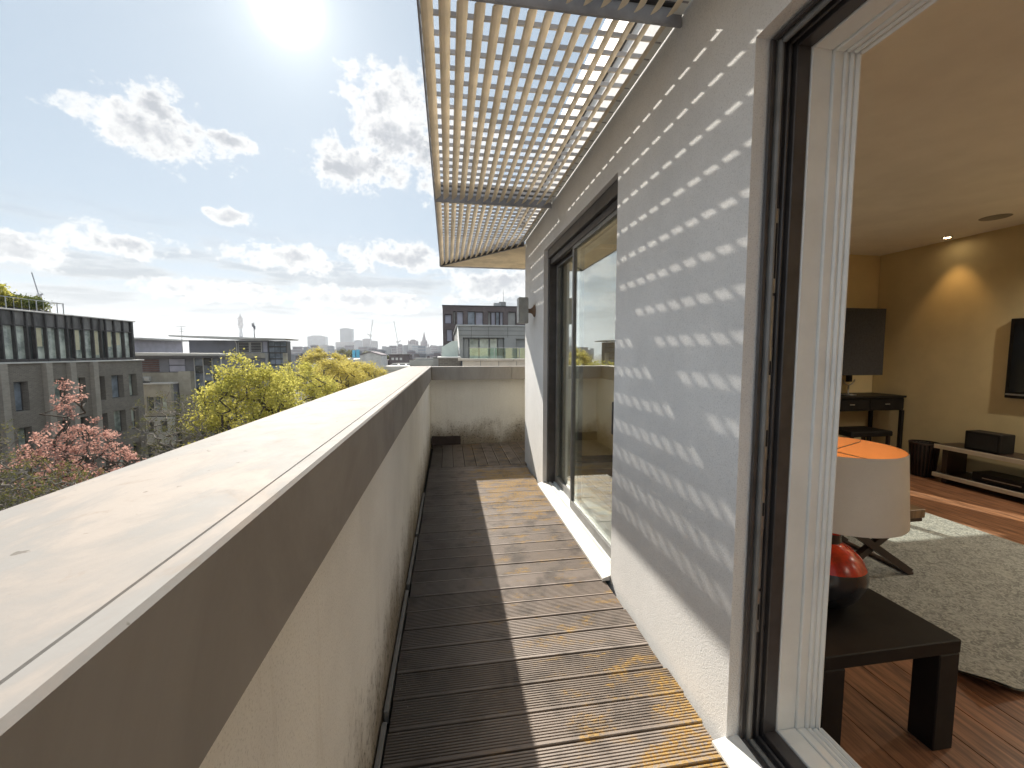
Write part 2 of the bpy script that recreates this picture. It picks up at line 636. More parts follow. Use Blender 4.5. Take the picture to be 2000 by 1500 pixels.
M_DECK = deck_mat('weathered_decking')
M_SUB = mat('dark_subframe', (0.02, 0.019, 0.018), 0.9)
M_PARAPET = render_mat('parapet_render', (0.86, 0.86, 0.835), stain=1.0, zfoot=0.0)
M_WALL = render_mat('wall_render', (0.85, 0.845, 0.835), stain=0.0, bump=0.7)
M_COPING = coping_mat('coping_metal')
M_BLADE = mat('blade_coating', (0.80, 0.69, 0.52), 0.42, 0.10, 4.0)
M_STEEL = mat('canopy_steel', (0.36, 0.36, 0.38), 0.5, 0.15, 6)
M_DARKF = mat('anthracite_frame', (0.060, 0.055, 0.055), 0.38, 0.15, 8, spec=0.5)
M_GREYF = mat('grey_frame', (0.20, 0.20, 0.195), 0.4, 0.1, 8)
M_WHITE = mat('white_paint', (0.84, 0.86, 0.85), 0.35, 0.04, 4)
M_SILL = mat('sill_metal', (0.62, 0.60, 0.56), 0.45, 0.08, 5)
M_GLASS = glass('window_glass', f0=0.12)
M_CHROME = mat('plate_steel', (0.42, 0.41, 0.40), 0.35, 0.1, 30, metal=0.8)
M_LAMP = mat('lamp_metal', (0.34, 0.345, 0.33), 0.45, 0.08, 12, metal=0.3)
M_RUST = mat('rusty_metal', (0.16, 0.13, 0.10), 0.7, 0.3, 25, c2=(0.20, 0.10, 0.05))

# ------------------------------------------------------------------ the terrace
ZF = -0.2                                       # room floor
ZC = 3.03                                       # room ceiling
XW = 1.04                                       # outer face of the flat's wall
GROUND = -18.0

gm = mat('street_ground', (0.075, 0.074, 0.072), 0.9, 0.2, 0.05, c2=(0.11, 0.10, 0.095))
gb = MB()
gb.add([(-5000, -5000, GROUND), (5000, -5000, GROUND), (5000, 5000, GROUND), (-5000, 5000, GROUND)], [(0, 1, 2, 3)])
struct(gb.build('ground', gm))

# the block of flats below and the roof slab above
home = thing('apartment_block', 'rendered block of flats carrying the decked roof terrace', 'building', (3.0, 2.0, GROUND))
MB().box(-0.58, 8.0, -4.0, 7.0, GROUND, -0.42).build('lower_storeys', M_WALL, home)
mw = MB().holewall('X', XW, 1.44, -3.2, 5.5, -0.42, 3.29, [(-1.6, 1.322, -0.02, 2.56), (2.46, 4.42, -0.02, 2.60)])
mw.build('terrace_wall', M_WALL, home, label='sand textured off white wall with dashes of sunlight')
M_IN = mat('cream_wall_paint', (0.62, 0.51, 0.29), 0.7, 0.05, 1.5)
M_CEIL = mat('ceiling_paint', (0.85, 0.84, 0.79), 0.8, 0.04, 1.5)
MB().holewall('Y', 5.65, 5.95, 1.46, 7.0, -0.42, 3.29, [(2.93, 4.27, ZF + 0.08, 2.02), (4.79, 5.15, ZF + 0.08, 2.02)]).build('end_wall', M_IN, home)
MB().box(1.445, 1.66, 5.2, 5.645, -0.4, 3.28).build('corner_pier', M_IN, home)
MB().box(6.8, 7.0, -3.2, 5.645, -0.4, 3.285).build('room_wall', M_IN, home)
MB().box(1.445, 6.795, -3.2, -3.0, -0.4, 3.285).build('room_wall', M_IN, home)
MB().box(1.442, 6.798, -2.998, 5.648, ZC, 3.288).build('room_ceiling', M_CEIL, home)
M_ROOF = mat('roof_edge', (0.07, 0.065, 0.065), 0.6, 0.15, 5)
MB().box(1.012, 7.1, -3.3, 5.98, 3.292, 3.60).build('roof_slab', M_ROOF, home)
M_SKIRT = mat('skirting_paint', (0.7, 0.68, 0.62), 0.4, 0.03)
MB().box(6.775, 6.798, -2.9, 5.64, ZF, ZF + 0.13).build('skirting_board', M_SKIRT, home)
MB().box(5.2, 6.77, 5.625, 5.648, ZF, ZF + 0.13).build('skirting_board', M_SKIRT, home)

# room floor: planks (part of the structure)
fl = struct(MB().box(1.442, 6.798, -2.998, 5.648, ZF - 0.2, ZF - 0.012).build('room_floor', M_SUB))
M_PLANK = mat('oak_floor', (0.27, 0.13, 0.070), 0.35, 0.25, 4, c2=(0.10, 0.045, 0.026), stretch=(9, 0.8, 1))
pm = MB().bev(0, 0.186, 0, 8.60, 0, 0.012, 0.0015).mesh('plank')
pm.materials.append(M_PLANK)
for i in range(28):
    put('plank', pm, None, fl, (1.45 + i * 0.19, -2.97, ZF - 0.012))

# decking: ridged boards
deck = struct(MB().box(-0.285, 1.035, -3.0, 5.5, -0.41, -0.075).box(-0.285, 2.6, 5.96, 6.735, -0.41, -0.075).box(-0.285, 1.3, 5.5, 5.96, -0.41, -0.075).build('deck', M_SUB))


def board_mesh(length, width=0.143, ridges=11, depth=0.0055, thick=0.026, along='X'):
    prof = [(0.0, 0.0), (0.0, thick - 0.003), (0.003, thick)]
    p = (width - 0.006) / ridges
    for i in range(ridges):
        a = 0.003 + i * p
        if i:
            prof += [(a + 0.0002, thick - depth), (a + p * 0.34, thick - depth), (a + p * 0.46, thick)]
        prof += [(a + p * 0.97, thick)]
    prof += [(width, thick - 0.003), (width, 0.0)]
    b = MB()
    n = len(prof)
    if along == 'X':
        vs = [(x, y, z) for x in (0, length) for (y, z) in prof]
    else:
        vs = [(w, l, z) for l in (0, length) for (w, z) in prof]
    fs = [(i, i + 1, n + i + 1, n + i) for i in range(n - 1)] + [(n - 1, 0, n, 2 * n - 1)]
    b.add(vs, fs)
    b.add(vs[:n], [tuple(range(n))])
    b.add(vs[n:], [tuple(range(n))])
    me = b.mesh('deck_board')
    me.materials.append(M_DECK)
    return me


bm_x = [board_mesh(1.262 + d) for d in (0, 0.006, -0.006)]
Y = -2.2
i = 0
while Y + 0.143 < 5.43:
    o = put('deck_board', bm_x[i % 3], None, deck, (-0.252 + rnd.uniform(-.004, .004), Y, -0.026 + rnd.uniform(-.0015, .0015)))
    o.rotation_euler = (rnd.uniform(-.003, .003), rnd.uniform(-.0012, .0012), rnd.uniform(-.0015, .0015))
    Y += 0.1505 + rnd.uniform(-.001, .002)
    i += 1
bm_y = board_mesh(6.715 - Y - 0.004, along='Y')
X = -0.245
while X < 2.4:
    o = put('deck_board', bm_y, None, deck, (X, Y + 0.002, -0.027 + rnd.uniform(-.002, .002)))
    X += 0.1515 + rnd.uniform(-.001, .003)
# aluminium edge strips beside the boards
for (a, b_) in ((1.15, 1.62), (1.66, 2.55), (2.62, 3.3), (3.38, 4.4)):
    MB().bev(-0.283, -0.262, a, b_, -0.05, 0.006 + rnd.uniform(-.01, .004), 0.003).build('edge_strip', M_GREYF, deck)

# parapet along the terrace
par = thing('parapet_wall', 'long white rendered parapet with broad metal coping beside the deck', 'parapet', (-0.44, 2, 0))
MB().box(-0.56, -0.290, -3.0, 7.02, -0.42, 1.10).build('wall', M_PARAPET, par)
ys = [-3.1, -0.6, 1.975, 5.2, 6.43]
for a, b_ in zip(ys[:-1], ys[1:]):
    cp = MB()
    e = 0.0025
    # folded profile: outer leg, gentle fall to the inside, raised inner edge, deep inner fascia
    pr = [(-0.630, 1.12), (-0.630, 1.272), (-0.624, 1.278), (-0.300, 1.280), (-0.298, 1.2775), (-0.294, 1.2775), (-0.292, 1.2830), (-0.263, 1.2850),
          (-0.257, 1.2800), (-0.257, 1.076), (-0.262, 1.072), (-0.300, 1.072)]
    cp.prism([(x, a + e, z) for x, z in pr], (0, b_ - a - 2 * e, 0))
    cp.build('coping_panel', M_COPING, par)
cp = MB().prism([(x, 6.4325, z) for x, z in [(-0.630, 1.12), (-0.630, 1.272), (-0.624, 1.278), (-0.263, 1.2830), (-0.257, 1.278), (-0.257, 1.076), (-0.300, 1.072)]], (0, 0.42, 0))
cp.build('coping_panel', M_COPING, par)
MB().box(-0.62, -0.27, -3.05, 6.80, 1.102, 1.262).build('coping_core', M_SUB, par)

pe = thing('end_parapet', 'low white rendered wall closing the far end of the deck', 'parapet', (1.0, 6.85, 0))
MB().box(-0.288, 4.0, 6.745, 7.0, -0.41, 1.095).build('wall', M_PARAPET, pe)
xs = [-0.254, 1.005, 2.4, 4.0]
for a, b_ in zip(xs[:-1], xs[1:]):
    MB().prism([(a + .003, y, z) for y, z in [(6.45, 1.075), (6.45, 1.276), (6.456, 1.282), (6.84, 1.276), (6.84, 1.12), (6.60, 1.07)]], (b_ - a - .006, 0, 0)).build('coping_panel', M_COPING, pe)
MB().box(-0.25, 3.99, 6.62, 6.82, 1.097, 1.25).build('coping_core', M_SUB, pe)
M_BLOCK = mat('dark_timber', (0.035, 0.022, 0.020), 0.6, 0.2, 8)
o = MB().prism([(-0.27, 6.66, 0.002), (0.19, 6.66, 0.002), (0.19, 6.66, 0.128), (0.12, 6.66, 0.135), (-0.05, 6.66, 0.132), (-0.27, 6.66, 0.140)], (0, 0.07, 0)).build('timber_block', M_BLOCK)
tag(o, 'dark brown timber block lying against the end wall on the deck', 'timber block')

# ------------------------------------------------------------------ louvre canopy
can = thing('louvre_canopy', 'slatted metal sun canopy projecting over the terrace', 'canopy', (0.5, 2.5, 2.96))
ZB = 2.96
XO, XI = -0.105, 1.035                          # outer edge, wall
MI = (7.09 - 5.60) / (XI - XO)


def mitre(x):
    return 7.09 - (x - XO) * MI


PITCH, BW, BT = 0.0745, 0.0635, 0.009
TX, TZ = 0.80, 0.60                             # blade slope


def blade_prof():
    pts = []
    for k in range(8):                          # lens-shaped blade section
        t = 2 * math.pi * k / 8
        u, v = math.cos(t) * BW / 2, math.sin(t) * BT / 2
        pts.append((u * TX - v * TZ, u * TZ + v * TX))
    return pts


BP = blade_prof()
blades_x = [-0.071 + PITCH * k for k in range(15)]
bays = [(-0.75, 1.755), (1.815, 4.045), (4.115, None)]
cache = {}
for (a, b_) in bays:
    for x in blades_x:
        end = b_ if b_ is not None else mitre(x) - 0.03
        MB().prism([(x + u, a, ZB + w) for u, w in BP], (0, end - a, 0)).build('blade', M_BLADE, can)
k = 0
y = -0.70
bar_m = MB().bev(0, 1.13, -0.005, 0.005, -0.012, 0.012, 0.002).mesh('cross_bar')
bar_m.materials.append(M_STEEL)
while y < 6.95:
    if not any(abs(y - q) < 0.045 for q in (1.785, 4.08)):
        xe = min(XI - 0.01, XO + (7.09 - y) / MI)
        if xe > 1.02:
            put('cross_bar', bar_m, None, can, (XO - 0.5, y - 2.5, 0.028))
        elif xe > 0.0:
            MB().bev(XO, xe, y - 0.005, y + 0.005, ZB + 0.016, ZB + 0.040, 0.002).build('cross_bar', M_STEEL, can)
    y += 0.1150
for q in (-0.78, 1.785, 4.08):
    MB().bev(XO, XI, q - 0.03, q + 0.03, ZB + 0.045, ZB + 0.125, 0.004).build('beam', M_DARKF, can)
    MB().bev(XO, XI, q - 0.006, q + 0.006, ZB - 0.03, ZB + 0.044, 0.002).build('bay_plate', M_STEEL, can)
MB().prism([(XO - .004, -0.8, ZB - 0.032), (XO + .004, -0.8, ZB - 0.032), (XO + .004, -0.8, ZB + 0.05), (XO - .004, -0.8, ZB + 0.05)], (0, 7.89, 0)).build('edge_plate', M_STEEL, can)
MB().bar((XO, 7.09, ZB + 0.045), (XI, 5.60, ZB + 0.045), 0.04, 0.12).build('mitre_beam', M_DARKF, can)
MB().bev(0.992, XI, -0.75, 5.5, ZB + 0.018, ZB + 0.030, 0.002).build('wall_angle', M_WHITE, can)
# the return bay round the corner: blades across
y = 5.66
while y < 7.08:
    x0 = XO + (7.09 - y) / MI
    MB().prism([(x0 + 0.03, y + u, ZB + w) for u, w in [(-c, d) for c, d in BP]], (2.3 - x0, 0, 0)).build('blade', M_BLADE, can)
    y += PITCH
MB().bev(XO, 2.4, 7.085, 7.093, ZB - 0.032, ZB + 0.05, 0.002).build('edge_plate', M_STEEL, can)
for x in (0.6, 1.2, 1.8, 2.35):
    y0 = max(mitre(x) + 0.05, 5.62)
    MB().bev(x - 0.005, x + 0.005, y0, 7.07, ZB + 0.016, ZB + 0.040, 0.002).build('cross_bar', M_STEEL, can)

# ------------------------------------------------------------------ terrace window (sliding)
win = thing('sliding_window', 'closed tall sliding glass window reflecting sky and parapet', 'window', (1.15, 3.44, 0.0))


def frame_ring(mb, x0, x1, y0, y1, z0, z1, w, wb=None, wt=None):
    wb = w if wb is None else wb
    wt = w if wt is None else wt
    mb.bev(x0, x1, y0, y0 + w, z0, z1, 0.003)
    mb.bev(x0, x1, y1 - w, y1, z0, z1, 0.003)
    mb.bev(x0, x1, y0 + w, y1 - w, z1 - wt, z1, 0.003)
    if wb:
        mb.bev(x0, x1, y0 + w, y1 - w, z0, z0 + wb, 0.003)
    return mb


W0, W1 = 2.464, 4.416
fr = MB()
fr.bev(1.085, 1.22, W1 - 0.055, W1, 0.04, 2.596, 0.003)
fr.bev(1.085, 1.22, W0, W0 + 0.055, 0.04, 2.596, 0.003)
fr.bev(1.070, 1.22, W0 + 0.055, W1 - 0.055, 2.50, 2.596, 0.004)
fr.bev(1.10, 1.15, W0 + 0.055, W1 - 0.055, 2.44, 2.50, 0.004)
fr.bev(1.165, 1.21, W0 + 0.055, W1 - 0.055, 2.42, 2.50, 0.004)
fr.build('outer_frame', M_DARKF, win)
MB().prism([(0.985, W0 - .004, 0.004), (0.985, W0 - .004, 0.022), (1.085, W0 - .004, 0.052), (1.10, W0 - .004, 0.052), (1.10, W0 - .004, 0.004)], (0, W1 - W0 + 0.03, 0)).build('sill', M_SILL, win)
tr = MB()
for a, b_, z in ((1.101, 1.125, 0.060), (1.125, 1.150, 0.045), (1.150, 1.172, 0.062), (1.172, 1.24, 0.050)):
    tr.bev(a, b_, W0 + 0.002, W1 - 0.002, 0.0, z, 0.002)
tr.build('track', M_WHITE, win)
# two leaves: the nearer one outside, the farther one inside
l1 = MB()
frame_ring(l1, 1.108, 1.146, 2.525, 3.60, 0.063, 2.46, 0.035, 0.075, 0.05)
lf = l1.build('sash', M_GREYF, win)
MB().box(1.124, 1.130, 2.556, 3.569, 0.134, 2.414).build('pane', M_GLASS, lf)
l2 = MB()
frame_ring(l2, 1.168, 1.206, 3.555, 4.362, 0.063, 2.46, 0.035, 0.075, 0.05)
lf2 = l2.build('sash', M_GREYF, win)
MB().box(1.184, 1.190, 3.586, 4.331, 0.134, 2.414).build('pane', M_GLASS, lf2)
MB().bev(1.085, 1.107, 2.585, 2.600, 0.95, 1.17, 0.003).build('handle', M_DARKF, lf)
MB().holewall('X', 1.245, 1.43, W0 + .004, W1 - .004, 0.0, 2.59, [(W0 + 0.07, W1 - 0.07, 0.10, 2.52)]).build('liner', M_WHITE, win)

# ------------------------------------------------------------------ open terrace door (frame only in view, leaf slid away)
door = thing('sliding_door', 'open sliding door frame, dark outside and white inside', 'door frame', (1.25, 0, 0))
D0, D1, DZ0, DZ1 = -1.598, 1.320, 0.0, 2.556


def layer(x0, x1, off, name, m, zb, ch=0.003):
    mb = MB()
    mb.bev(x0, x1, D1 - off, D1, DZ0 + 0.01, DZ1, ch)
    mb.bev(x0, x1, D0, D0 + off, DZ0 + 0.01, DZ1, ch)
    mb.bev(x0, x1, D0 + off, D1 - off, DZ1 - off, DZ1, ch)
    mb.bev(x0, x1, D0 + off, D1 - off, DZ0 + 0.002, zb, ch)
    return mb.build(name, m, door)


layer(1.088, 1.112, 0.012, 'outer_frame', M_DARKF, 0.030, 0.006)
layer(1.1125, 1.130, 0.026, 'frame_bead', M_GREYF, 0.040, 0.006)
layer(1.1305, 1.148, 0.010, 'track_groove', M_DARKF, 0.022)
layer(1.1485, 1.158, 0.024, 'track_rail', M_DARKF, 0.044)
layer(1.1585, 1.172, 0.012, 'track_groove', M_DARKF, 0.022)
layer(1.1725, 1.2250, 0.030, 'inner_frame', M_DARKF, 0.056)
layer(1.2255, 1.303, 0.034, 'liner', M_WHITE, 0.062)
layer(1.3035, 1.339, 0.042, 'liner_step', M_WHITE, 0.066)
layer(1.3395, 1.358, 0.048, 'trim', M_WHITE, 0.070, 0.005)
layer(1.3585, 1.376, 0.054, 'trim', M_WHITE, 0.074, 0.006)
layer(1.3765, 1.395, 0.060, 'trim', M_WHITE, 0.078, 0.007)
MB().prism([(0.985, D0 - .01, 0.002), (0.985, D0 - .01, 0.014), (1.088, D0 - .01, 0.030), (1.091, D0 - .01, 0.002)], (0, D1 - D0 + 0.018, 0)).build('sill', M_WHITE, door)
for z0, z1 in ((1.76, 1.95), (1.42, 1.47), (1.16, 1.22), (0.90, 0.95), (0.50, 0.56)):
    p = MB().bev(1.1315, 1.1470, D1 - 0.0135, D1 - 0.0095, z0 - 0.05, z1 + 0.05, 0.001).build('strike_plate', M_CHROME, door)
    MB().box(1.136, 1.1425, D1 - 0.0145, D1 - 0.0132, z0, z1).build('slot', M_SUB, p)
MB().bev(1.1325, 1.1460, D1 - 0.0125, D1 - 0.0095, 0.62, 1.70, 0.001).build('lock_strip', M_CHROME, door)

# ------------------------------------------------------------------ wall lamp
wl = thing('wall_lamp', 'grey box wall lamp on a flared bracket beside the window', 'wall lamp', (1.03, 4.88, 2.0))
MB().bev(0.832, 0.952, 4.82, 4.94, 1.85, 2.15, 0.006).build('housing', M_LAMP, wl)
MB().box(0.842, 0.942, 4.83, 4.93, 2.1505, 2.154).build('lens', M_GREYF, wl)
b = MB()
prf = [(0.022, 0.945), (0.022, 0.975), (0.026, 0.995), (0.040, 1.015), (0.062, 1.028), (0.064, 1.0395)]
vs = []
for r, x in prf:
    for k in range(16):
        t = 2 * math.pi * k / 16
        vs.append((x, 4.88 + r * math.cos(t), 2.0 + r * 1.15 * math.sin(t)))
b.add(vs, [(i * 16 + k, i * 16 + (k + 1) % 16, (i + 1) * 16 + (k + 1) % 16, (i + 1) * 16 + k) for i in range(len(prf) - 1) for k in range(16)])
b.build('bracket', M_RUST, wl, smooth=True)

# ------------------------------------------------------------------ the room behind the open door
M_BLACK = mat('black_lacquer', (0.010, 0.009, 0.009), 0.5, 0.2, 6, spec=0.25)
M_DKWOOD = mat('dark_wood', (0.035, 0.020, 0.015), 0.4, 0.25, 5, stretch=(1, 8, 1))
M_TOPWOOD = mat('walnut_top', (0.20, 0.13, 0.075), 0.4, 0.2, 6, stretch=(8, 1, 1))
M_SHADE = mat('linen_shade', (0.66, 0.62, 0.56), 0.9, 0.04, 3, bump=0.25, bscale=260)
M_SHADEIN = mat('shade_lining', (0.75, 0.42, 0.20), 0.8, 0.05)


def rug_mat():
    m = bpy.data.materials.new('patterned_rug')
    m.use_nodes = True
    t = m.node_tree
    g = NG(t)
    b = t.nodes['Principled BSDF']
    geo = g.n('ShaderNodeNewGeometry').outputs['Position']
    n = g.noise(geo, 22, 6, 0.7, 2.5)
    w = g.noise(geo, 7, 4, 0.6, 1.5)
    cc = g.mix(g.ss(n, 0.42, 0.58), (0.33, 0.33, 0.30), (0.15, 0.15, 0.143))
    cc = g.mix(g.m('MULTIPLY', g.ss(w, 0.5, 0.6), 0.35), cc, (0.36, 0.36, 0.33))
    g.put(b.inputs['Base Color'], cc)
    b.inputs['Roughness'].default_value = 0.95
    return m


rb = MB()
RX, RY = [2.62 + 0.118 * i for i in range(21)], [1.47 + 0.127 * j for j in range(25)]
vs = []
for x in RX:
    for y in RY:
        d = math.hypot(x - RX[0], y - RY[0])
        vs.append((x, y + 0.03 * math.sin(x * 3.1) * (y < 1.7), ZF + 0.014 + 0.09 * max(0, 1 - d / 0.34) ** 2))
for top in (0, 1):
    rb.add([(x, y, z - 0.010 * (1 - top)) for x, y, z in vs],
           [((i * 25 + j), ((i + 1) * 25 + j), ((i + 1) * 25 + j + 1), (i * 25 + j + 1))[::(1 if top else -1)] for i in range(20) for j in range(24)])
tag(rb.build('rug', rug_mat(), smooth=True), 'grey mottled rug with one curled corner on the wooden floor', 'rug')

t = thing('side_table', 'square black lacquered side table just inside the open door', 'side table', (1.8, 1.64, ZF))
MB().bev(1.462, 2.125, 1.325, 1.97, 0.235, 0.295, 0.004).build('top', M_BLACK, t)
for x in (1.462, 2.022):
    for y in (1.325, 1.867):
        MB().bev(x + .001, x + 0.102, y + .001, y + 0.102, ZF + 0.001, 0.2345, 0.004).build('leg', M_BLACK, t)

vz = mat('red_black_glaze', (0.030, 0.030, 0.034), 0.18, 0.2, 4, c2=(0.014, 0.014, 0.016))
vr = mat('red_glaze', (0.42, 0.030, 0.012), 0.22, 0.25, 14, c2=(0.16, 0.015, 0.010))
t = thing('table_lamp', 'table lamp with glazed red and black vase base and pale linen shade', 'lamp', (1.80, 1.665, 0.295))
LX, LY = 1.80, 1.665
MB().lathe(LX, LY, [(0.0, 0.296), (0.085, 0.2965), (0.10, 0.31), (0.14, 0.36), (0.165, 0.42), (0.168, 0.46), (0.160, 0.495)], 40).build('vase', vz, t, smooth=True)
MB().lathe(LX, LY, [(0.160, 0.4952), (0.140, 0.535), (0.105, 0.57), (0.066, 0.59), (0.060, 0.60)], 40).build('vase_shoulder', vr, t, smooth=True)
MB().lathe(LX, LY, [(0.060, 0.6002), (0.058, 0.625), (0.062, 0.645)], 40).build('vase_neck', vz, t, smooth=True)
MB().lathe(LX, LY, [(0.062, 0.6452), (0.085, 0.660), (0.088, 0.685), (0.070, 0.705), (0.020, 0.710), (0.0, 0.711)], 40).build('vase_rim', vr, t, smooth=True)
MB().tube([(LX, LY, 0.70), (LX, LY, 1.04)], [0.008, 0.006], 8).build('stem', M_CHROME, t)
sh = MB().lathe(LX, LY, [(0.285, 0.735), (0.287, 0.74), (0.268, 1.06), (0.266, 1.063)], 64).build('lamp_shade', M_SHADE, t, smooth=True)
MB().lathe(LX, LY, [(0.282, 0.736), (0.264, 1.062)], 64).build('lining', M_SHADEIN, sh, smooth=True)
for a in (0.3, 2.4, 4.5):
    MB().bar((LX, LY, 1.035), (LX + 0.263 * math.cos(a), LY + 0.263 * math.sin(a), 1.052), 0.004).build('spoke', M_CHROME, sh)
bulb = MB().lathe(LX, LY, [(0.0, 0.955), (0.02, 0.945), (0.032, 0.92), (0.028, 0.89), (0.014, 0.86), (0.0, 0.858)], 20).build('bulb', emis('warm_bulb', (1.0, 0.62, 0.30), 12.0), t, smooth=True)

t = thing('cross_leg_table', 'low wooden table on crossed legs standing on the rug', 'table', (3.15, 2.75, ZF))
MB().bev(2.80, 3.52, 2.47, 3.10, 0.265, 0.332, 0.004).build('top', M_TOPWOOD, t)
MB().bev(2.81, 3.51, 2.480, 3.09, 0.235, 0.2645, 0.003).build('apron', M_DKWOOD, t)
for y in (2.53, 3.04):
    MB().bar((2.86, y - 0.022, 0.236), (3.46, y - 0.022, ZF + 0.036), 0.04, 0.05).build('leg', M_DKWOOD, t)
    MB().bar((3.46, y + 0.022, 0.236), (2.86, y + 0.022, ZF + 0.036), 0.04, 0.05).build('leg', M_DKWOOD, t)
for x in (2.86, 3.46):
    MB().bev(x - 0.025, x + 0.025, 2.49, 3.08, ZF + 0.0155, ZF + 0.036, 0.003).build('foot_rail', M_DKWOOD, t)

M_SHELF = mat('pale_shelf_edge', (0.62, 0.57, 0.46), 0.4, 0.06)
t = thing('media_shelf', 'long low open media shelf with pale front edges under the wall screen', 'shelf', (6.55, 3.3, ZF))
for z, ed in ((0.245, 0.300), (-0.13, -0.075)):
    MB().bev(6.358, 6.76, 2.0, 4.42, z, ed, 0.003).build('shelf_board', M_DKWOOD, t)
    MB().bev(6.345, 6.3575, 2.0, 4.42, z + .001, ed - .001, 0.002).build('edge_strip', M_SHELF, t)
for y in (2.05, 3.2, 4.30):
    MB().bev(6.40, 6.72, y, y + 0.06, -0.0745, 0.2445, 0.003).build('divider', M_DKWOOD, t)
    MB().bev(6.42, 6.70, y, y + 0.06, ZF + .001, -0.1305, 0.003).build('foot', M_DKWOOD, t)
t = thing('media_player', 'flat black media player inside the low shelf', 'player', (6.5, 3.85, -0.07))
MB().bev(6.42, 6.70, 3.55, 4.05, -0.070, 0.03, 0.004).build('case', M_BLACK, t)
MB().box(6.417, 6.4195, 3.60, 3.95, -0.03, -0.018).build('front_strip', M_CHROME, t)
t = thing('speaker_box', 'small black box standing on top of the low media shelf', 'speaker', (6.5, 3.97, 0.30))
MB().bev(6.40, 6.62, 3.80, 4.14, 0.301, 0.53, 0.008).build('case', M_BLACK, t)
MB().box(6.3965, 6.3995, 3.83, 4.11, 0.33, 0.50).build('grille', M_SUB, t)

t = thing('wall_screen', 'wide black flat screen hung on the cream wall', 'screen', (6.76, 3.3, 0.93))
MB().bev(6.74, 6.797, 2.2, 4.01, 0.95, 1.91, 0.006).build('bezel', M_BLACK, t)
MB().box(6.7365, 6.7395, 2.24, 3.97, 1.03, 1.87).build('panel', mat('screen_glass', (0.01, 0.01, 0.012), 0.08, 0.1), t)
MB().box(6.735, 6.7395, 2.21, 4.0, 0.985, 1.005).build('trim_strip', M_CHROME, t)

t = thing('waste_basket', 'dark woven waste basket between desk and media shelf', 'basket', (6.5, 4.64, ZF))
bk = MB()
for k in range(24):
    a = 2 * math.pi * k / 24
    bk.bar((6.5 + 0.125 * math.cos(a), 4.64 + 0.125 * math.sin(a), ZF + 0.01), (6.5 + 0.155 * math.cos(a), 4.64 + 0.155 * math.sin(a), 0.25), 0.014, 0.008)
bk.build('stave_ring', M_DKWOOD, t)['kind'] = 'stuff'
bk = MB()
bk.lathe(6.5, 4.64, [(0.0, ZF + 0.002), (0.115, ZF + 0.003), (0.145, 0.245)], 24)
bk.build('liner', M_SUB, t, smooth=True)
bk = MB()
bk.lathe(6.5, 4.64, [(0.150, 0.245), (0.162, 0.245), (0.162, 0.268), (0.150, 0.268)], 24).build('rim', M_DKWOOD, t)

t = thing('console_desk', 'slim dark console desk against the end wall', 'desk', (6.2, 5.35, ZF))
MB().bev(5.50, 6.765, 5.10, 5.615, 0.83, 0.86, 0.004).build('top', M_BLACK, t)
MB().bev(5.53, 6.755, 5.13, 5.60, 0.64, 0.8295, 0.004).build('drawer_box', M_BLACK, t)
for k in range(2):
    d = MB().bev(5.55 + k * 0.61, 6.135 + k * 0.61, 5.118, 5.1295, 0.665, 0.81, 0.003).build('drawer', M_BLACK, t)
    MB().bev(5.80 + k * 0.61, 5.88 + k * 0.61, 5.105, 5.1175, 0.73, 0.745, 0.003).build('handle', M_CHROME, d)
for x in (5.52, 6.71):
    for y in (5.11, 5.56):
        MB().bev(x, x + 0.045, y, y + 0.045, ZF + 0.001, 0.6395, 0.003).build('leg', M_BLACK, t)
t = thing('desk_stool', 'dark padded stool pushed under the console desk', 'stool', (6.1, 5.15, ZF))
MB().bev(5.72, 6.42, 4.98, 5.42, 0.28, 0.36, 0.015).build('seat', M_BLACK, t)
for x in (5.74, 6.36):
    for y in (5.00, 5.36):
        MB().bev(x, x + 0.04, y, y + 0.04, ZF + 0.001, 0.2795, 0.003).build('leg', M_DKWOOD, t)

M_BSHADE = mat('charcoal_shade', (0.035, 0.036, 0.042), 0.85, 0.15, 40)
t = thing('desk_lamp', 'table lamp with a large square charcoal shade on the console desk', 'lamp', (6.0, 5.33, 0.86))
MB().add([(x, y, z) for (h, z) in ((0.345, 1.17), (0.335, 2.14)) for x, y in ((6.0 - h, 5.33 - .20), (6.0 + h, 5.33 - .20), (6.0 + h, 5.33 + .20), (6.0 - h, 5.33 + .20))],
         [(0, 1, 5, 4), (1, 2, 6, 5), (2, 3, 7, 6), (3, 0, 4, 7), (0, 3, 2, 1), (4, 5, 6, 7)]).build('lamp_shade', M_BSHADE, t)
MB().tube([(6.0 + 0.10 * math.sin(a), 5.33, 1.11 - 0.10 * math.cos(a)) for a in [R(-80 + 20 * i) for i in range(9)]], [0.008] * 9, 8).build('ring', M_CHROME, t, smooth=True)
MB().tube([(6.0, 5.33, 0.862), (6.0, 5.33, 1.01)], [0.012, 0.010], 10).build('stem', M_CHROME, t, smooth=True)
MB().bev(5.97, 6.03, 5.30, 5.36, 1.06, 1.18, 0.006).build('socket', M_BLACK, t)
MB().lathe(6.0, 5.33, [(0.0, 0.8605), (0.10, 0.861), (0.10, 0.872), (0.012, 0.882)], 28).build('foot', M_CHROME, t, smooth=True)

# recessed downlight near the corner, then added lamps out of view
M_LIT = emis('downlight_lens', (1.0, 0.78, 0.48), 14.0)


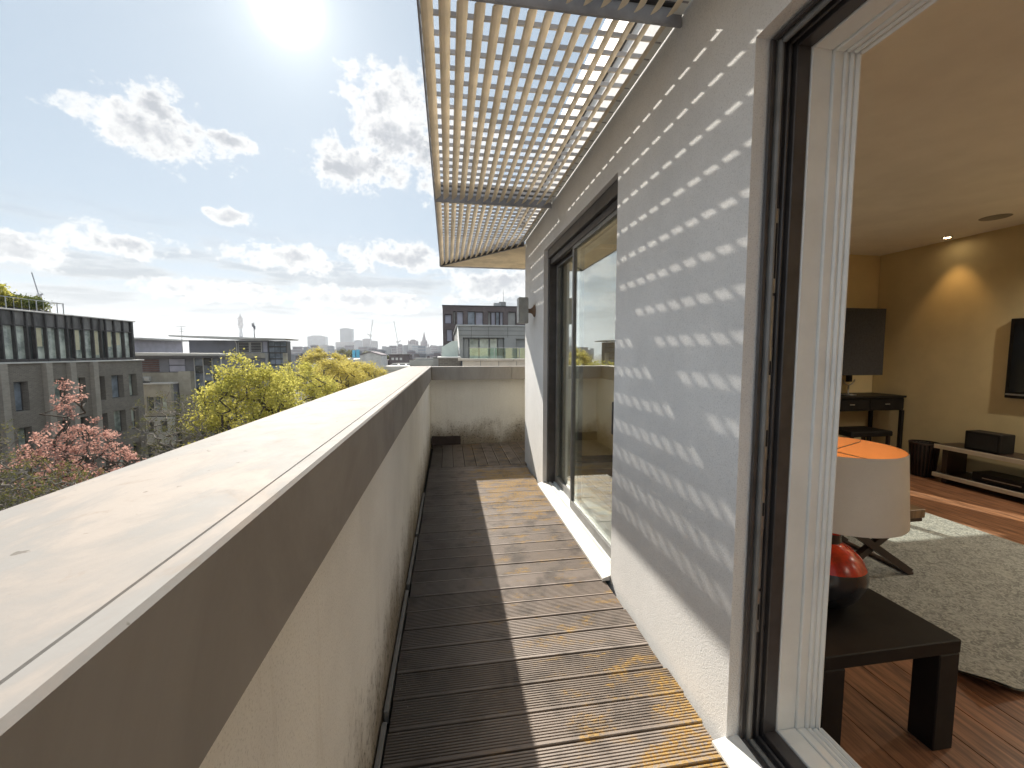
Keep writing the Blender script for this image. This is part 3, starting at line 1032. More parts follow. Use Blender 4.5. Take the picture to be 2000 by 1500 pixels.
def downlight(x, y, label, watts, group=None, ang=100, rgb=(1.0, 0.60, 0.24)):
    t = thing('downlight', label, 'ceiling light', (x, y, ZC), group)
    MB().lathe(x, y, [(0.040, ZC - 0.0005), (0.056, ZC - 0.001), (0.056, ZC - 0.008), (0.040, ZC - 0.010)], 24).build('rim', M_CHROME, t, smooth=True)
    MB().lathe(x, y, [(0.0, ZC - 0.004), (0.039, ZC - 0.004)], 24).build('lens', M_LIT, t)
    ld = bpy.data.lights.new('downlight_beam', 'SPOT')
    ld.energy = watts
    ld.spot_size = R(ang)
    ld.spot_blend = 0.7
    ld.color = rgb
    ld.shadow_soft_size = 0.04
    lo = bpy.data.objects.new('downlight_beam', ld)
    col.objects.link(lo)
    lo.parent = t
    lo.location = (0, 0, -0.02)
    return t


downlight(6.58, 4.62, 'lit recessed downlight close to the cream wall beside the corner', 9, None, 70)
for (x, y, w) in ((6.2, 2.4, 66), (6.2, 0.6, 66), (6.2, -1.4, 56), (3.6, -2.2, 34)):  # added lamps, outside the frame, to brighten the room walls and ceiling
    downlight(x, y, 'added unseen ceiling lamp brightening the room', w, 'added room lamps', 150, (1.0, 0.91, 0.75))
t = thing('ceiling_speaker', 'round grey grille set flush in the room ceiling', 'ceiling speaker', (6.15, 3.87, ZC))
MB().lathe(6.15, 3.87, [(0.0, ZC - 0.006), (0.10, ZC - 0.007), (0.125, ZC - 0.004), (0.13, ZC - 0.0005)], 32).build('grille', M_GREYF, t, smooth=True)

# glazing in the end wall of the room (sun comes in here)
for (x0, x1, lab, mull) in ((2.93, 4.27, 'wide window in the end wall of the room', (3.545, 3.600)), (4.79, 5.15, 'narrow window in the end wall of the room', ())):
    t = thing('room_window', lab, 'window', ((x0 + x1) / 2, 5.8, ZF + 0.08))
    z0, z1 = ZF + 0.082, 2.018
    f = MB()
    f.bev(x0 + .002, x0 + 0.05, 5.76, 5.82, z0, z1, 0.003).bev(x1 - 0.05, x1 - .002, 5.76, 5.82, z0, z1, 0.003)
    f.bev(x0 + 0.05, x1 - 0.05, 5.76, 5.82, z1 - 0.05, z1, 0.003).bev(x0 + 0.05, x1 - 0.05, 5.76, 5.82, z0, z0 + 0.05, 0.003)
    for m_ in mull:
        f.bev(m_, m_ + 0.03, 5.765, 5.815, z0 + 0.05, z1 - 0.05, 0.003)
    f.build('frame', M_DARKF, t)
    MB().box(x0 + 0.05, x1 - 0.05, 5.787, 5.793, z0 + 0.05, z1 - 0.05).build('pane', glass('clear_pane_%d' % int(x0)), t)

# ------------------------------------------------------------------ city: helpers
def on_x(x, y, Xp):
    d = ray(x, y)
    return CAM + d * (Xp / d.x)


def box_px(mb, x0, x1, yt, Yd, depth, zb=GROUND):
    """box whose front face stands at distance Yd and spans photo columns x0..x1 with its top at row yt"""
    a, b_ = on_y(x0, yt, Yd), on_y(x1, yt, Yd)
    mb.box(a.x, b_.x, Yd, Yd + depth, zb, a.z)
    return a.x, b_.x, a.z


M_BRICK = brick_mat('dark_brown_brick', (0.21, 0.185, 0.155), (0.15, 0.13, 0.11), (0.25, 0.235, 0.205))
M_BRICKP = brick_mat('pale_brown_brick', (0.36, 0.33, 0.275), (0.30, 0.27, 0.23), (0.33, 0.31, 0.28))
M_BRICKR = brick_mat('plum_brick', (0.150, 0.118, 0.118), (0.115, 0.090, 0.092), (0.17, 0.15, 0.145))
M_WHBRICK = brick_mat('white_brick', (0.58, 0.58, 0.55), (0.50, 0.50, 0.48), (0.42, 0.42, 0.40), var=0.2)
M_SPAN = mat('stained_spandrel', (0.16, 0.155, 0.15), 0.45, 0.3, 1.2, c2=(0.05, 0.05, 0.05), stretch=(1, 1, 0.4))
M_FIN = mat('dark_fin', (0.05, 0.047, 0.047), 0.5)
M_PALEP = mat('pale_green_glass', (0.48, 0.53, 0.47), 0.12, 0.2, 0.9, c2=(0.12, 0.15, 0.14), spec=0.6)
M_BLUEP = mat('blue_grey_glass', (0.22, 0.26, 0.31), 0.12, 0.2, 0.7, c2=(0.09, 0.11, 0.13), spec=0.6)
M_DARKP = mat('dark_glass', (0.05, 0.06, 0.06), 0.1, 0.2, 0.8, spec=0.6)
M_BLIND = mat('cream_blind', (0.60, 0.57, 0.40), 0.8, 0.05)
M_LILAC = mat('lilac_blind', (0.42, 0.42, 0.50), 0.5, 0.08, 0.8)
M_LEDGE = mat('pale_ledge', (0.62, 0.61, 0.58), 0.6, 0.1, 0.8)
M_BEIGE = mat('beige_concrete', (0.40, 0.375, 0.31), 0.85, 0.12, 0.6, c2=(0.27, 0.25, 0.205))
M_PANELG = mat('grey_panel', (0.33, 0.33, 0.315), 0.55, 0.08, 0.7)
M_SLATE = mat('blue_grey_cladding', (0.20, 0.205, 0.235), 0.55, 0.1, 0.6)
M_RED = mat('red_brown_louvre', (0.20, 0.115, 0.10), 0.6, 0.12)
M_EAVE = mat('pale_roof_edge', (0.60, 0.585, 0.54), 0.6, 0.08, 0.5)
M_STONE = mat('cream_stone', (0.56, 0.50, 0.42), 0.8, 0.10, 1.5)
M_FARB = mat('far_grey', (0.26, 0.27, 0.29), 0.8, 0.12, 0.02)
M_FARG = mat('far_glass', (0.16, 0.20, 0.25), 0.4, 0.1, 0.03)
M_FARP = mat('far_plum', (0.20, 0.17, 0.19), 0.85, 0.12, 0.05)
M_GALV = mat('galvanised', (0.42, 0.43, 0.43), 0.4, 0.1, 2, metal=0.4)

# ------------------------------------------------------------------ dark brick office opposite
XF = -27.0
of = thing('office_building', 'dark brick office block with glazed top storey and roof garden', 'building', (-36, 27, GROUND))
wrows = [(-0.35, -2.25), (-3.30, -5.15), (-6.3, -8.15), (-9.3, -11.15), (-12.3, -14.15)]
wcols = [(39.62, 40.52), (37.78, 39.02), (36.15, 37.15), (34.55, 35.40), (32.9, 33.8), (30.2, 31.1), (28.2, 29.1), (26.2, 27.1), (24.2, 25.1), (22.2, 23.1), (20.2, 21.1)]
holes = [(c0, c1, r1, r0) for (c0, c1) in wcols for (r0, r1) in wrows]
MB().holewall('X', XF, XF - 0.5, 14.0, 41.25, GROUND, 0.80, holes).build('wall', M_BRICK, of)
MB().box(XF - 18, XF - 0.502, 14.0, 41.22, GROUND, 0.78).build('wall_mass', M_BRICK, of)
MB().bev(XF - 0.4, XF + 0.16, 14.0, 41.35, 0.802, 0.90, 0.01).build('ledge', M_LEDGE, of)
for k, (c0, c1) in enumerate(wcols):
    for j, (r0, r1) in enumerate(wrows):
        w = MB()
        f = 0.05
        w.box(XF - 0.44, XF - 0.38, c0 + .002, c0 + f, r1 + .002, r0 - .002).box(XF - 0.44, XF - 0.38, c1 - f, c1 - .002, r1 + .002, r0 - .002)
        w.box(XF - 0.44, XF - 0.38, c0 + f, c1 - f, r1 + .002, r1 + f).box(XF - 0.44, XF - 0.38, c0 + f, c1 - f, r0 - f, r0 - .002)
        wo = w.build('window', M_FIN, of)
        MB().box(XF - 0.42, XF - 0.41, c0 + f, c1 - f, r1 + f, r0 - f).build('pane', (M_PALEP, M_PALEP, M_DARKP, M_BLUEP)[(k * 3 + j) % 4], wo)
for yp in (36.02, 34.10, 32.3, 29.4, 27.5):
    MB().box(XF + .002, XF + 0.30, yp - 0.22, yp + 0.22, -9.0, 0.799).build('pilaster', M_BRICKP, of)
# glazed storey
MB().box(XF - 14, XF - 0.26, 14.2, 40.55, 0.91, 4.10).build('glazed_storey', M_FIN, of)
MB().bev(XF - 14.2, XF + 0.10, 14.0, 40.70, 4.152, 4.24, 0.01).build('roof', M_LEDGE, of)
panes_px = [(8, 31, 0), (33, 57, 0), (57, 72, 2), (72, 91, 1), (94, 114, 0), (116, 135, 0), (135, 147, 2), (147, 163, 1), (166, 182, 0), (185, 199, 1), (200, 209, 2), (210, 224, 1), (227, 241, 1), (244, 256, 0)]
ycuts = []
for (a, b_, kind) in panes_px:
    y0, y1 = on_x(a, 670, XF).y, on_x(b_, 670, XF).y
    ycuts.append((y0, y1, kind))
yy = ycuts[0][0] - 0.15
while yy > 15:
    ycuts.append((yy - 0.72, yy, 0 if rnd.random() < .7 else 1))
    yy -= 0.87
for (y0, y1, kind) in ycuts:
    m_ = (M_PALEP, M_PALEP, M_DARKP)[kind]
    p = MB().box(XF - 0.19, XF - 0.17, y0, y1, 1.10, 3.20).build('window', m_, of)
    if kind == 1:
        h = rnd.uniform(0.9, 1.9)
        MB().box(XF - 0.168, XF - 0.164, y0 + 0.12, y1 - 0.12, 3.15 - h, 3.15).build('blind', M_BLIND, p)
    MB().box(XF - 0.18, XF - 0.10, y0, y1, 3.28, 4.14).build('spandrel_panel', M_SPAN, of)
    MB().box(XF - 0.24, XF + 0.03, y0 - 0.11, y0 - 0.02, 0.91, 4.149).build('fin', M_FIN, of)
MB().box(XF - 0.24, XF + 0.03, 40.30, 40.50, 0.91, 4.149).build('fin', M_FIN, of)
MB().box(XF - 0.2, XF - 0.02, 14.3, 40.29, 3.205, 3.275).build('transom', M_FIN, of)
MB().box(XF - 0.2, XF + 0.0, 14.3, 40.29, 0.91, 1.095).build('bottom_rail', M_FIN, of)
# roof terrace
rl = MB()
for k in range(0, 25):
    y = 35.2 - k * 0.5
    rl.box(-27.92, -27.90, y - 0.012, y + 0.012, 4.242, 5.02)
    if k % 4 == 0:
        rl.box(-27.93, -27.89, y - 0.03, y + 0.03, 4.242, 5.06)
rl.box(-27.94, -27.88, 23.0, 35.24, 5.06, 5.10)
rl.box(-32.0, -27.9, 35.2, 35.24, 5.06, 5.10)
for k in range(9):
    rl.box(-28.3 - k * .45, -28.28 - k * .45, 35.2, 35.23, 4.242, 5.06)
tag(rl.build('roof_railing', M_GALV), 'thin metal railing along the office roof garden', 'railing')
pv = thing('roof_pavilion', 'flat roofed glazed pavilion on the office roof', 'pavilion', (-33, 27, 4.24))
MB().box(-36, -31.6, 20, 33.0, 4.242, 6.55).build('wall', M_SLATE, pv)
MB().bev(-36.5, -31.0, 19.5, 33.6, 6.552, 6.85, 0.02).build('roof', M_SLATE, pv)
for k in range(9):
    MB().box(-31.598, -31.57, 20.3 + k * 1.4, 21.5 + k * 1.4, 4.5, 6.3).build('window', M_BLUEP, pv)

# ------------------------------------------------------------------ pale concrete building beyond it
pb = thing('concrete_building', 'beige concrete building with louvred top floor and flat pale roof', 'building', (-29, 52, GROUND))
MB().box(-32.2, -24.2, 48.3, 50.2, GROUND, 0.96).build('wall_mass', M_SLATE, pb)
MB().prism([(-32.6, 47.2, 1.20), (-23.6, 47.2, 1.20), (-23.6, 47.2, 1.42), (-32.6, 47.2, 1.50)], (0, 3.6, 0)).build('roof', M_EAVE, pb)
MB().box(-32.5, -23.9, 47.6, 50.5, 0.965, 1.195).build('soffit', M_SLATE, pb)
for k in range(6):
    MB().bar((-31.5, 48.22, -0.40 + k * 0.22), (-29.95, 48.22, -0.40 + k * 0.22), 0.10, 0.12).build('louvre', M_RED, pb)
MB().box(-29.9, -29.0, 48.15, 48.298, -0.55, 0.9).build('cladding_panel', M_SLATE, pb)
for k in range(2):
    MB().box(-28.95, -27.5, 48.15, 48.298, -0.5 + k * 0.72, 0.12 + k * 0.72).build('cladding_panel', M_LILAC, pb)
MB().box(-32.2, -27.35, 47.9, 48.298, GROUND, -0.58).build('wall', M_BEIGE, pb)
MB().box(-27.72, -26.6, 47.4, 48.296, GROUND, -0.45).build('corner_pier', M_BEIGE, pb)
for i in range(3):
    for k in range(12):
        MB().box(-26.55 + i * 0.86, -25.73 + i * 0.86, 48.2, 48.27, 0.52 - k * 0.80 - 0.38, 0.52 - k * 0.80 + 0.36).build('pane', (M_BLUEP, M_DARKP, M_BLUEP)[(i + k) % 3], pb)
gr = MB()
for i in range(4):
    gr.box(-26.60 + i * 0.86, -26.55 + i * 0.86, 48.1, 48.28, -9, 0.94)
gr.build('glazing_bars', M_LEDGE, pb)
lo = MB().holewall('Y', 46.4, 46.8, -31.9, -27.9, -4.95, -1.70, [(-30.15, -28.35, -4.45, -2.95)])
lo.build('bay_wall', M_BEIGE, pb)
MB().box(-31.88, -27.92, 46.81, 47.89, -4.93, -1.72).build('bay_mass', M_SLATE, pb)
MB().box(-32.0, -27.8, 46.3, 47.88, -1.698, -1.58).build('bay_roof', M_LEDGE, pb)
for k in range(3):
    w = MB().box(-30.13 + k * 0.60, -29.60 + k * 0.60, 46.62, 46.68, -4.43, -2.97).build('window', M_LEDGE, pb)
    MB().box(-30.08 + k * 0.60, -29.65 + k * 0.60, 46.60, 46.618, -4.38, -3.02).build('pane', (M_DARKP, M_BLUEP, M_PALEP)[k], w)
MB().holewall('Y', 46.2, 46.6, -32.0, -27.8, GROUND, -5.05, [(-30.2, -29.55, -6.6, -5.4), (-28.95, -28.3, -6.6, -5.4), (-30.4, -28.2, -9.4, -7.8)]).build('lower_wall', M_WHBRICK, pb)
MB().box(-31.9, -27.9, 46.61, 47.88, GROUND, -4.96).build('lower_mass', M_FIN, pb)
for (a, b_, c, d) in ((-30.2, -29.55, -6.6, -5.4), (-28.95, -28.3, -6.6, -5.4), (-30.4, -28.2, -9.4, -7.8)):
    w = MB().box(a + .01, b_ - .01, 46.42, 46.5, c + .01, d - .01).build('window', M_LEDGE, pb)
    MB().box(a + .06, b_ - .06, 46.40, 46.418, c + .06, d - .06).build('pane', M_DARKP, w)
ac = thing('rooftop_vent', 'grey rounded vent unit on the beige bay roof', 'vent unit', (-31.0, 47.0, -1.58))
MB().tube([(-31.7, 47.0, -1.22), (-30.6, 47.0, -1.22)], [0.26, 0.26], 14).build('drum', M_GALV, ac)
MB().bev(-30.6, -30.1, 46.8, 47.2, -1.40, -0.95, 0.05).build('fan_box', M_GALV, ac)
MB().box(-31.6, -30.2, 46.9, 47.1, -1.578, -1.47).build('cradle', M_FIN, ac)

# ------------------------------------------------------------------ building with the wing roof
pw = thing('wing_roof_building', 'slate clad building under a wide thin overhanging roof', 'building', (-29, 68, GROUND))
MB().box(-34.9, -24.9, 62.3, 65, GROUND, 3.2).build('wall', M_SLATE, pw)
MB().box(-24.9, -22.55, 62.5, 64, GROUND, 3.15).build('corner_mass', M_FIN, pw)
MB().prism([(-36.2, 60.4, 3.62), (-29, 60.4, 3.30), (-22.0, 60.4, 3.28), (-21.8, 60.4, 3.42), (-29, 60.4, 3.62), (-36.2, 60.4, 3.80)], (0, 5, 0)).build('roof', M_EAVE, pw)
for k in range(2):
    w = MB().box(-28.7 + k * 1.55, -27.25 + k * 1.55, 62.2, 62.298, 1.55, 2.95).build('louvre_window', M_LEDGE, pw)
    for q in range(6):
        MB().box(-28.6 + k * 1.55, -27.35 + k * 1.55, 62.15, 62.198, 1.62 + q * 0.22, 1.80 + q * 0.22).build('louvre', M_FIN, w)
MB().box(-25.5, -25.0, 62.2, 62.298, 1.6, 3.0).build('cladding_panel', M_LILAC, pw)
for i in range(3):
    for k in range(8):
        MB().box(-24.8 + i * 0.75, -24.12 + i * 0.75, 62.4, 62.498, 2.4 - k * 0.85, 3.08 - k * 0.85).build('pane', (M_BLUEP, M_BLUEP, M_DARKP)[(i * 5 + k * 7) % 3 if k > 3 else 0], pw)
MB().box(-25.2, -24.86, 61.9, 62.299, GROUND, 1.45).build('column', M_PANELG, pw)
MB().box(-22.9, -22.45, 61.9, 62.499, GROUND, 1.45).build('column', M_BEIGE, pw)
MB().box(-34.95, -24.87, 62.0, 62.295, 0.75, 1.45).build('sill_band', M_BEIGE, pw)
MB().tube([(-29.05, 62.1, 3.1), (-28.85, 62.1, 2.7), (-28.85, 62.1, 1.5)], [0.06] * 3, 8).build('downpipe', M_LEDGE, pw)
sp = thing('small_wing_roof_building', 'small slate block with a projecting roof edge behind the office', 'building', (-44, 63, GROUND))
MB().box(-50, -40.2, 60, 70, GROUND, 3.2).build('wall', M_LILAC, sp)
MB().box(-51, -38.9, 59, 71, 3.202, 3.42).build('roof', M_EAVE, sp)
MB().box(-41.6, -41.1, 59.9, 59.998, 1.9, 3.0).build('window', M_FIN, sp)


def aerial(x, Y, z0, h, label, name='roof_aerial'):
    t = thing(name, label, 'aerial', (x, Y, z0))
    MB().tube([(x, Y, z0), (x, Y, z0 + h)], [0.05, 0.03], 6).build('pole', M_GALV, t)
    for k in range(3):
        MB().bar((x - 0.7 + k * .15, Y, z0 + h - 0.1 - 0.35 * k), (x + 0.7 - k * .15, Y, z0 + h - 0.05 - 0.35 * k), 0.05).build('rod', M_GALV, t)


p = on_y(357, 690, 66)
aerial(p.x, 66, 1.4, on_y(357, 637, 66).z - 1.4, 'thin television aerial on a pole over the concrete roof')
p = on_y(497, 660, 70)
t = thing('phone_mast', 'stubby phone mast with antenna drums above the wing roof', 'mast', (p.x, 70, 3.5))
MB().tube([(p.x, 70, 3.4), (p.x, 70, on_y(497, 630, 70).z)], [0.10, 0.07], 8).build('pole', M_GALV, t)
for k in range(3):
    MB().tube([(p.x - 0.18 + k * .18, 69.9, 5.5 - .2 * k), (p.x - 0.18 + k * .18, 69.9, 6.1 - .2 * k)], [0.08, 0.08], 8).build('antenna', M_SLATE, t)

# ------------------------------------------------------------------ plum brick flats and the penthouse on the right
rb_ = thing('brick_apartments', 'plum brick flats with tall blinds drawn behind flush windows', 'building', (4.5, 50, GROUND))
rw = [(868.5, 882, 614, 632), (885, 890, 608, 634), (892, 905, 608, 634), (913, 928, 608, 636), (929, 944, 609, 636), (953, 959, 609, 636), (959.5, 968, 609, 636), (968.5, 976, 609, 636), (976.5, 983, 609, 636), (992, 1008, 609, 640),
      (872, 884, 643, 667), (890, 905, 643, 667), (915, 944, 643, 667)]
hs = []
for (a, b_, c, d) in rw:
    p, q = on_y(a, c, 45), on_y(b_, d, 45)
    hs.append((p.x, q.x, q.z, p.z))
MB().holewall('Y', 45, 45.4, -0.5, 12.0, GROUND, 6.5, hs).build('wall', M_BRICKR, rb_)
MB().box(-0.48, 11.98, 45.402, 58, GROUND, 6.45).build('wall_mass', M_BRICKR, rb_)
MB().bev(-0.55, 12.05, 44.95, 58.1, 6.502, 6.60, 0.01).build('roof_edge', M_FIN, rb_)
for k, h in enumerate(hs):
    w = MB().box(h[0] + .005, h[1] - .005, 45.28, 45.36, h[2] + .005, h[3] - .005).build('window', M_FIN, rb_)
    MB().box(h[0] + .05, h[1] - .05, 45.255, 45.278, h[2] + .05, h[3] - .05).build('pane', (M_LILAC, M_PANELG, M_LILAC, M_BLUEP)[k % 4], w)
t = thing('roof_plant', 'white plant cage and thin mast on the plum brick roof', 'roof plant', (6.1, 47, 6.6))
MB().bev(5.2, 6.0, 46.5, 47.5, 6.602, 7.1, 0.03).build('cabinet', M_GALV, t)
p = on_y(983, 565, 47)
MB().tube([(p.x, 47, 6.602), (p.x, 47, p.z)], [0.05, 0.02], 6).build('mast', M_GALV, t)
MB().bev(p.x - 0.5, p.x + 0.3, 46.9, 47.3, 6.602, 7.3, 0.05).build('dish_box', M_PANELG, t)

ph = thing('penthouse', 'grey panelled penthouse with sliding glass and a roof terrace', 'building', (4.5, 26, GROUND))
MB().box(0.54, 9.0, 22.4, 34, GROUND, 2.86).build('wall_mass', M_PANELG, ph)
MB().holewall('Y', 22.0, 22.398, 0.52, 9.0, 1.05, 2.90, [(0.80, 3.02, 1.10, 2.30), (3.65, 6.5, 1.10, 2.25)]).build('wall', M_PANELG, ph)
for z in (2.42, 2.66):
    MB().box(0.50, 9.02, 21.985, 21.998, z, z + 0.012).build('panel_joint', M_FIN, ph)
for x in (1.25, 2.15, 3.2, 4.2):
    MB().box(x, x + 0.012, 21.985, 21.998, 2.31, 2.89).build('panel_joint', M_FIN, ph)
MB().bev(0.45, 9.1, 21.93, 34.1, 2.902, 2.98, 0.01).build('roof_edge', M_GALV, ph)
for a, b_ in ((0.82, 1.10), (1.14, 1.64), (1.68, 2.20), (2.24, 2.66), (2.70, 3.0), (3.68, 4.5)):
    w = MB().box(a, b_, 22.20, 22.25, 1.12, 2.27).build('window', M_PANELG, ph)
    MB().box(a + .03, b_ - .03, 22.185, 22.198, 1.16, 2.24).build('pane', M_PALEP if 1.1 < a < 2.6 else M_PANELG, w)
MB().prism([(0.50, 19.2, 1.62), (0.50, 21.97, 2.88), (0.50, 21.97, 2.20), (0.50, 19.2, 1.45)], (0.05, 0, 0)).build('wing_wall', M_LEDGE, ph)
tw = thing('neighbour_terrace', 'cream stone terrace wall with stone slabs before the penthouse', 'terrace', (4, 19, GROUND))
MB().box(0.60, 9.0, 18.0, 21.92, GROUND, 1.14).build('wall_mass', M_SLATE, tw)
for k in range(8):
    MB().bev(0.62 + k * 0.80, 1.40 + k * 0.80, 17.94, 17.998, 0.40, 1.145, 0.006).build('stone_slab', M_STONE, tw)
for k in range(6):
    MB().bev(0.45 + k * 1.2, 1.63 + k * 1.2, 17.85, 18.35, 1.15, 1.24, 0.01).build('coping_stone', M_STONE, tw)
bal = thing('glass_balustrade', 'frameless glass balustrade with steel rail on the stone terrace', 'balustrade', (3, 18.2, 1.24))
M_GLASS2 = glass('balustrade_glass', (0.80, 0.92, 0.88), f0=0.10)
for k in range(5):
    MB().box(0.95 + k * 1.12, 2.03 + k * 1.12, 18.18, 18.20, 1.242, 1.70).build('glass_panel', M_GLASS2, bal)
    MB().box(0.975 + k * 1.12, 0.99 + k * 1.12, 18.21, 18.23, 1.242, 1.71).build('post', M_GALV, bal)
MB().bev(0.90, 6.6, 18.17, 18.21, 1.702, 1.725, 0.004).build('rail', M_GALV, bal)
lw = thing('low_brick_wall', 'low brown brick wall with pale capping beside the stone terrace', 'wall', (0.0, 19.0, GROUND))
MB().box(-0.42, 0.58, 18.6, 21.0, GROUND, 1.25).build('wall', M_BRICK, lw)
MB().bev(-0.48, 0.585, 18.5, 21.1, 1.252, 1.31, 0.008).build('capping', M_LEDGE, lw)
t = thing('glass_screen', 'frosted glass screen panel rising behind the low brick wall', 'glass screen', (0.1, 19.5, 1.31))
MB().prism([(-0.28, 19.6, 1.312), (0.47, 19.6, 1.312), (0.47, 19.6, 2.05), (0.20, 19.6, 2.05), (-0.2, 19.6, 1.80), (-0.28, 19.6, 1.78)], (0, 0.03, 0)).build('panel', mat('frosted_glass', (0.56, 0.63, 0.58), 0.3, 0.04), t)
MB().box(-0.31, -0.285, 19.59, 19.64, 1.312, 1.82).build('post', M_GALV, t)

# ------------------------------------------------------------------ middle distance roofs
t = thing('gable_house', 'white gabled house with a blue hoarding beyond the yellow trees', 'house', (on_y(725, 700, 105).x, 108, GROUND))
p, q = on_y(703, 694, 105), on_y(744, 694, 105)
MB().prism([(p.x, 105, GROUND), (q.x, 105, GROUND), (q.x, 105, p.z), ((p.x + q.x) / 2, 105, p.z + 0.75), (p.x, 105, p.z)], (0, 10, 0)).build('wall', M_LEDGE, t)
MB().prism([(p.x - 0.2, 104.8, p.z), ((p.x + q.x) / 2, 104.8, p.z + 0.78), (q.x + 0.2, 104.8, p.z), (q.x + 0.2, 104.8, p.z + 0.15), ((p.x + q.x) / 2, 104.8, p.z + 0.95), (p.x - 0.2, 104.8, p.z + 0.15)], (0, 10.4, 0)).build('roof', M_FARP, t)
a, b_ = on_y(714, 716, 104.5), on_y(726, 727, 104.5)
MB().box(a.x, b_.x, 104.6, 104.98, b_.z, a.z).build('window', M_FARG, t)
t = thing('blue_scaffold', 'bright blue sheeted scaffold tower among the rooftops', 'scaffold', (on_y(695, 700, 140).x, 141, GROUND))
M_BLUE = mat('blue_sheeting', (0.10, 0.42, 0.62), 0.6, 0.12, 0.4)
for (x0, x1, y0, y1) in ((688, 694, 684, 699), (695.5, 702, 683, 699), (688.5, 694, 700.5, 716), (696, 701, 700.5, 716)):
    a, b_ = on_y(x0, y0, 140), on_y(x1, y1, 140)
    MB().box(a.x, b_.x, 140, 141, b_.z, a.z).build('sheet', M_BLUE, t)
a, b_ = on_y(687, 682, 140), on_y(703, 716, 140)
MB().box(a.x, b_.x, 141.1, 144, GROUND, a.z - 0.6).build('frame', M_FARB, t)
t = thing('dark_brick_house', 'low dark brick house with three small dormer lights', 'house', (on_y(783, 700, 130).x, 133, GROUND))
p, q = on_y(760, 693, 130), on_y(800, 693, 130)
MB().box(p.x, q.x, 130, 138, GROUND, p.z).build('wall', M_BRICKR, t)
MB().box(p.x - 0.3, q.x + 0.3, 129.7, 138.3, p.z + 0.002, p.z + 0.22).build('roof', M_FIN, t)
for xx in (767, 775, 783):
    a = on_y(xx, 701, 129.9)
    MB().box(a.x - 0.35, a.x + 0.35, 129.9, 129.995, a.z - 0.35, a.z + 0.35).build('window', M_LEDGE, t)
MB().box(q.x, q.x + 1.2, 130, 138, GROUND, p.z - 1.4).build('side_wing', M_BRICK, t)
MB().box(p.x - 2.6, p.x - 0.31, 129, 138, GROUND, p.z - 1.6).build('front_wing', M_FARP, t)
for xx in (748.5, 755):
    a = on_y(xx, 710, 128.9)
    MB().box(a.x - 0.35, a.x + 0.35, 128.9, 128.995, a.z - 0.8, a.z + 0.8).build('window', M_LEDGE, t)
roofs = [(745, 800, 717, 72, 20, 'white flat roof with low edges below the dark brick house'),
         (800, 846, 706, 58, 16, 'sunlit white flat roof beyond the end of the parapet'),
         (600, 690, 702, 118, 18, 'long pale flat roof behind the yellow trees'),
         (846, 868, 703, 52, 12, 'small white roof block beside the plum brick flats')]
for (x0, x1, yt, Yd, dp, lab) in roofs:
    mb = MB()
    a = on_y(x0, yt, Yd)
    t = thing('flat_roof_building', lab, 'building', (on_y((x0 + x1) / 2, yt, Yd).x, Yd + dp / 2, GROUND))
    X0, X1, zt = box_px(mb, x0, x1, yt, Yd, dp)
    mb.build('wall', M_LEDGE, t)
    e = MB()
    e.box(X0, X1, Yd - 0.15, Yd - .002, zt - 0.5, zt + 0.15).box(X0, X1, Yd + dp + .002, Yd + dp + 0.2, zt - 0.5, zt + 0.2)
    e.build('roof_edge', M_EAVE, t)
    for k in range(3):
        cx = X0 + (X1 - X0) * (0.2 + 0.3 * k)
        MB().box(cx - 0.5, cx + 0.5, Yd + dp * 0.5, Yd + dp * 0.5 + 1, zt + .002, zt + 0.35).build('rooflight', M_PANELG, t)

# ------------------------------------------------------------------ far skyline
def far_tower(name, lab, cat, x0, x1, yt, Yd, m, floors, group=None, cap=True):
    a, b_ = on_y(x0, yt, Yd), on_y(x1, yt, Yd)
    t = thing(name, lab, cat, ((a.x + b_.x) / 2, Yd, GROUND), group)
    dp = max(10, (b_.x - a.x) * 0.6)
    MB().box(a.x, b_.x, Yd, Yd + dp, GROUND, a.z).build('wall', m, t)
    h = (a.z - GROUND) / floors
    bd = MB()
    for k in range(floors):
        bd.box(a.x - 0.3, b_.x + 0.3, Yd - 0.8, Yd - .05, GROUND + (k + 0.72) * h, GROUND + (k + 1) * h - 0.02)
    bd.build('floor_bands', M_FARB, t)['kind'] = 'stuff'
    if cap:
        w = b_.x - a.x
        MB().box(a.x + w * .2, b_.x - w * .25, Yd + 1, Yd + dp - 1, a.z + .05, a.z + w * 0.06).build('plant_room', M_FARB, t)
    return t


far_tower('tower_block', 'broad hazy slab tower left of the taller one', 'tower', 600, 635, 657, 2300, M_FARG, 22)
far_tower('tower_block', 'tall hazy blue grey tower block on the skyline', 'tower', 663.5, 688, 642, 2200, M_FARG, 34)
far_tower('office_slab', 'low hazy podium at the foot of the tall tower', 'building', 655, 694, 668, 2150, M_FARP, 12, cap=False)
far_tower('office_slab', 'pale hazy slab seen over the concrete building roof', 'building', 301, 333, 666, 1500, M_FARG, 12)
far_tower('office_slab', 'hazy stepped block under the left crane', 'building', 708, 724, 662, 1850, M_FARP, 16)
far_tower('office_slab', 'hazy block to the right of the crane block', 'building', 724, 737, 666, 1900, M_FARB, 14)
far_tower('office_slab', 'hazy glass block between tall tower and crane block', 'building', 692, 707.5, 665, 1950, M_FARG, 14)
r2 = random.Random(21)
lowx = 556
k = 0
while lowx < 868:
    w = r2.uniform(7, 17)
    yt = r2.uniform(672, 683)
    Yd = r2.uniform(700, 1500)
    far_tower('city_block', 'low hazy block among the distant city rooftops', 'building', lowx, lowx + w, yt, Yd, r2.choice([M_FARB, M_FARP, M_FARG, M_FARB]), 6, 'distant city rooftops', cap=r2.random() < .5)
    lowx += w * r2.uniform(0.6, 0.95)
lowx = 565
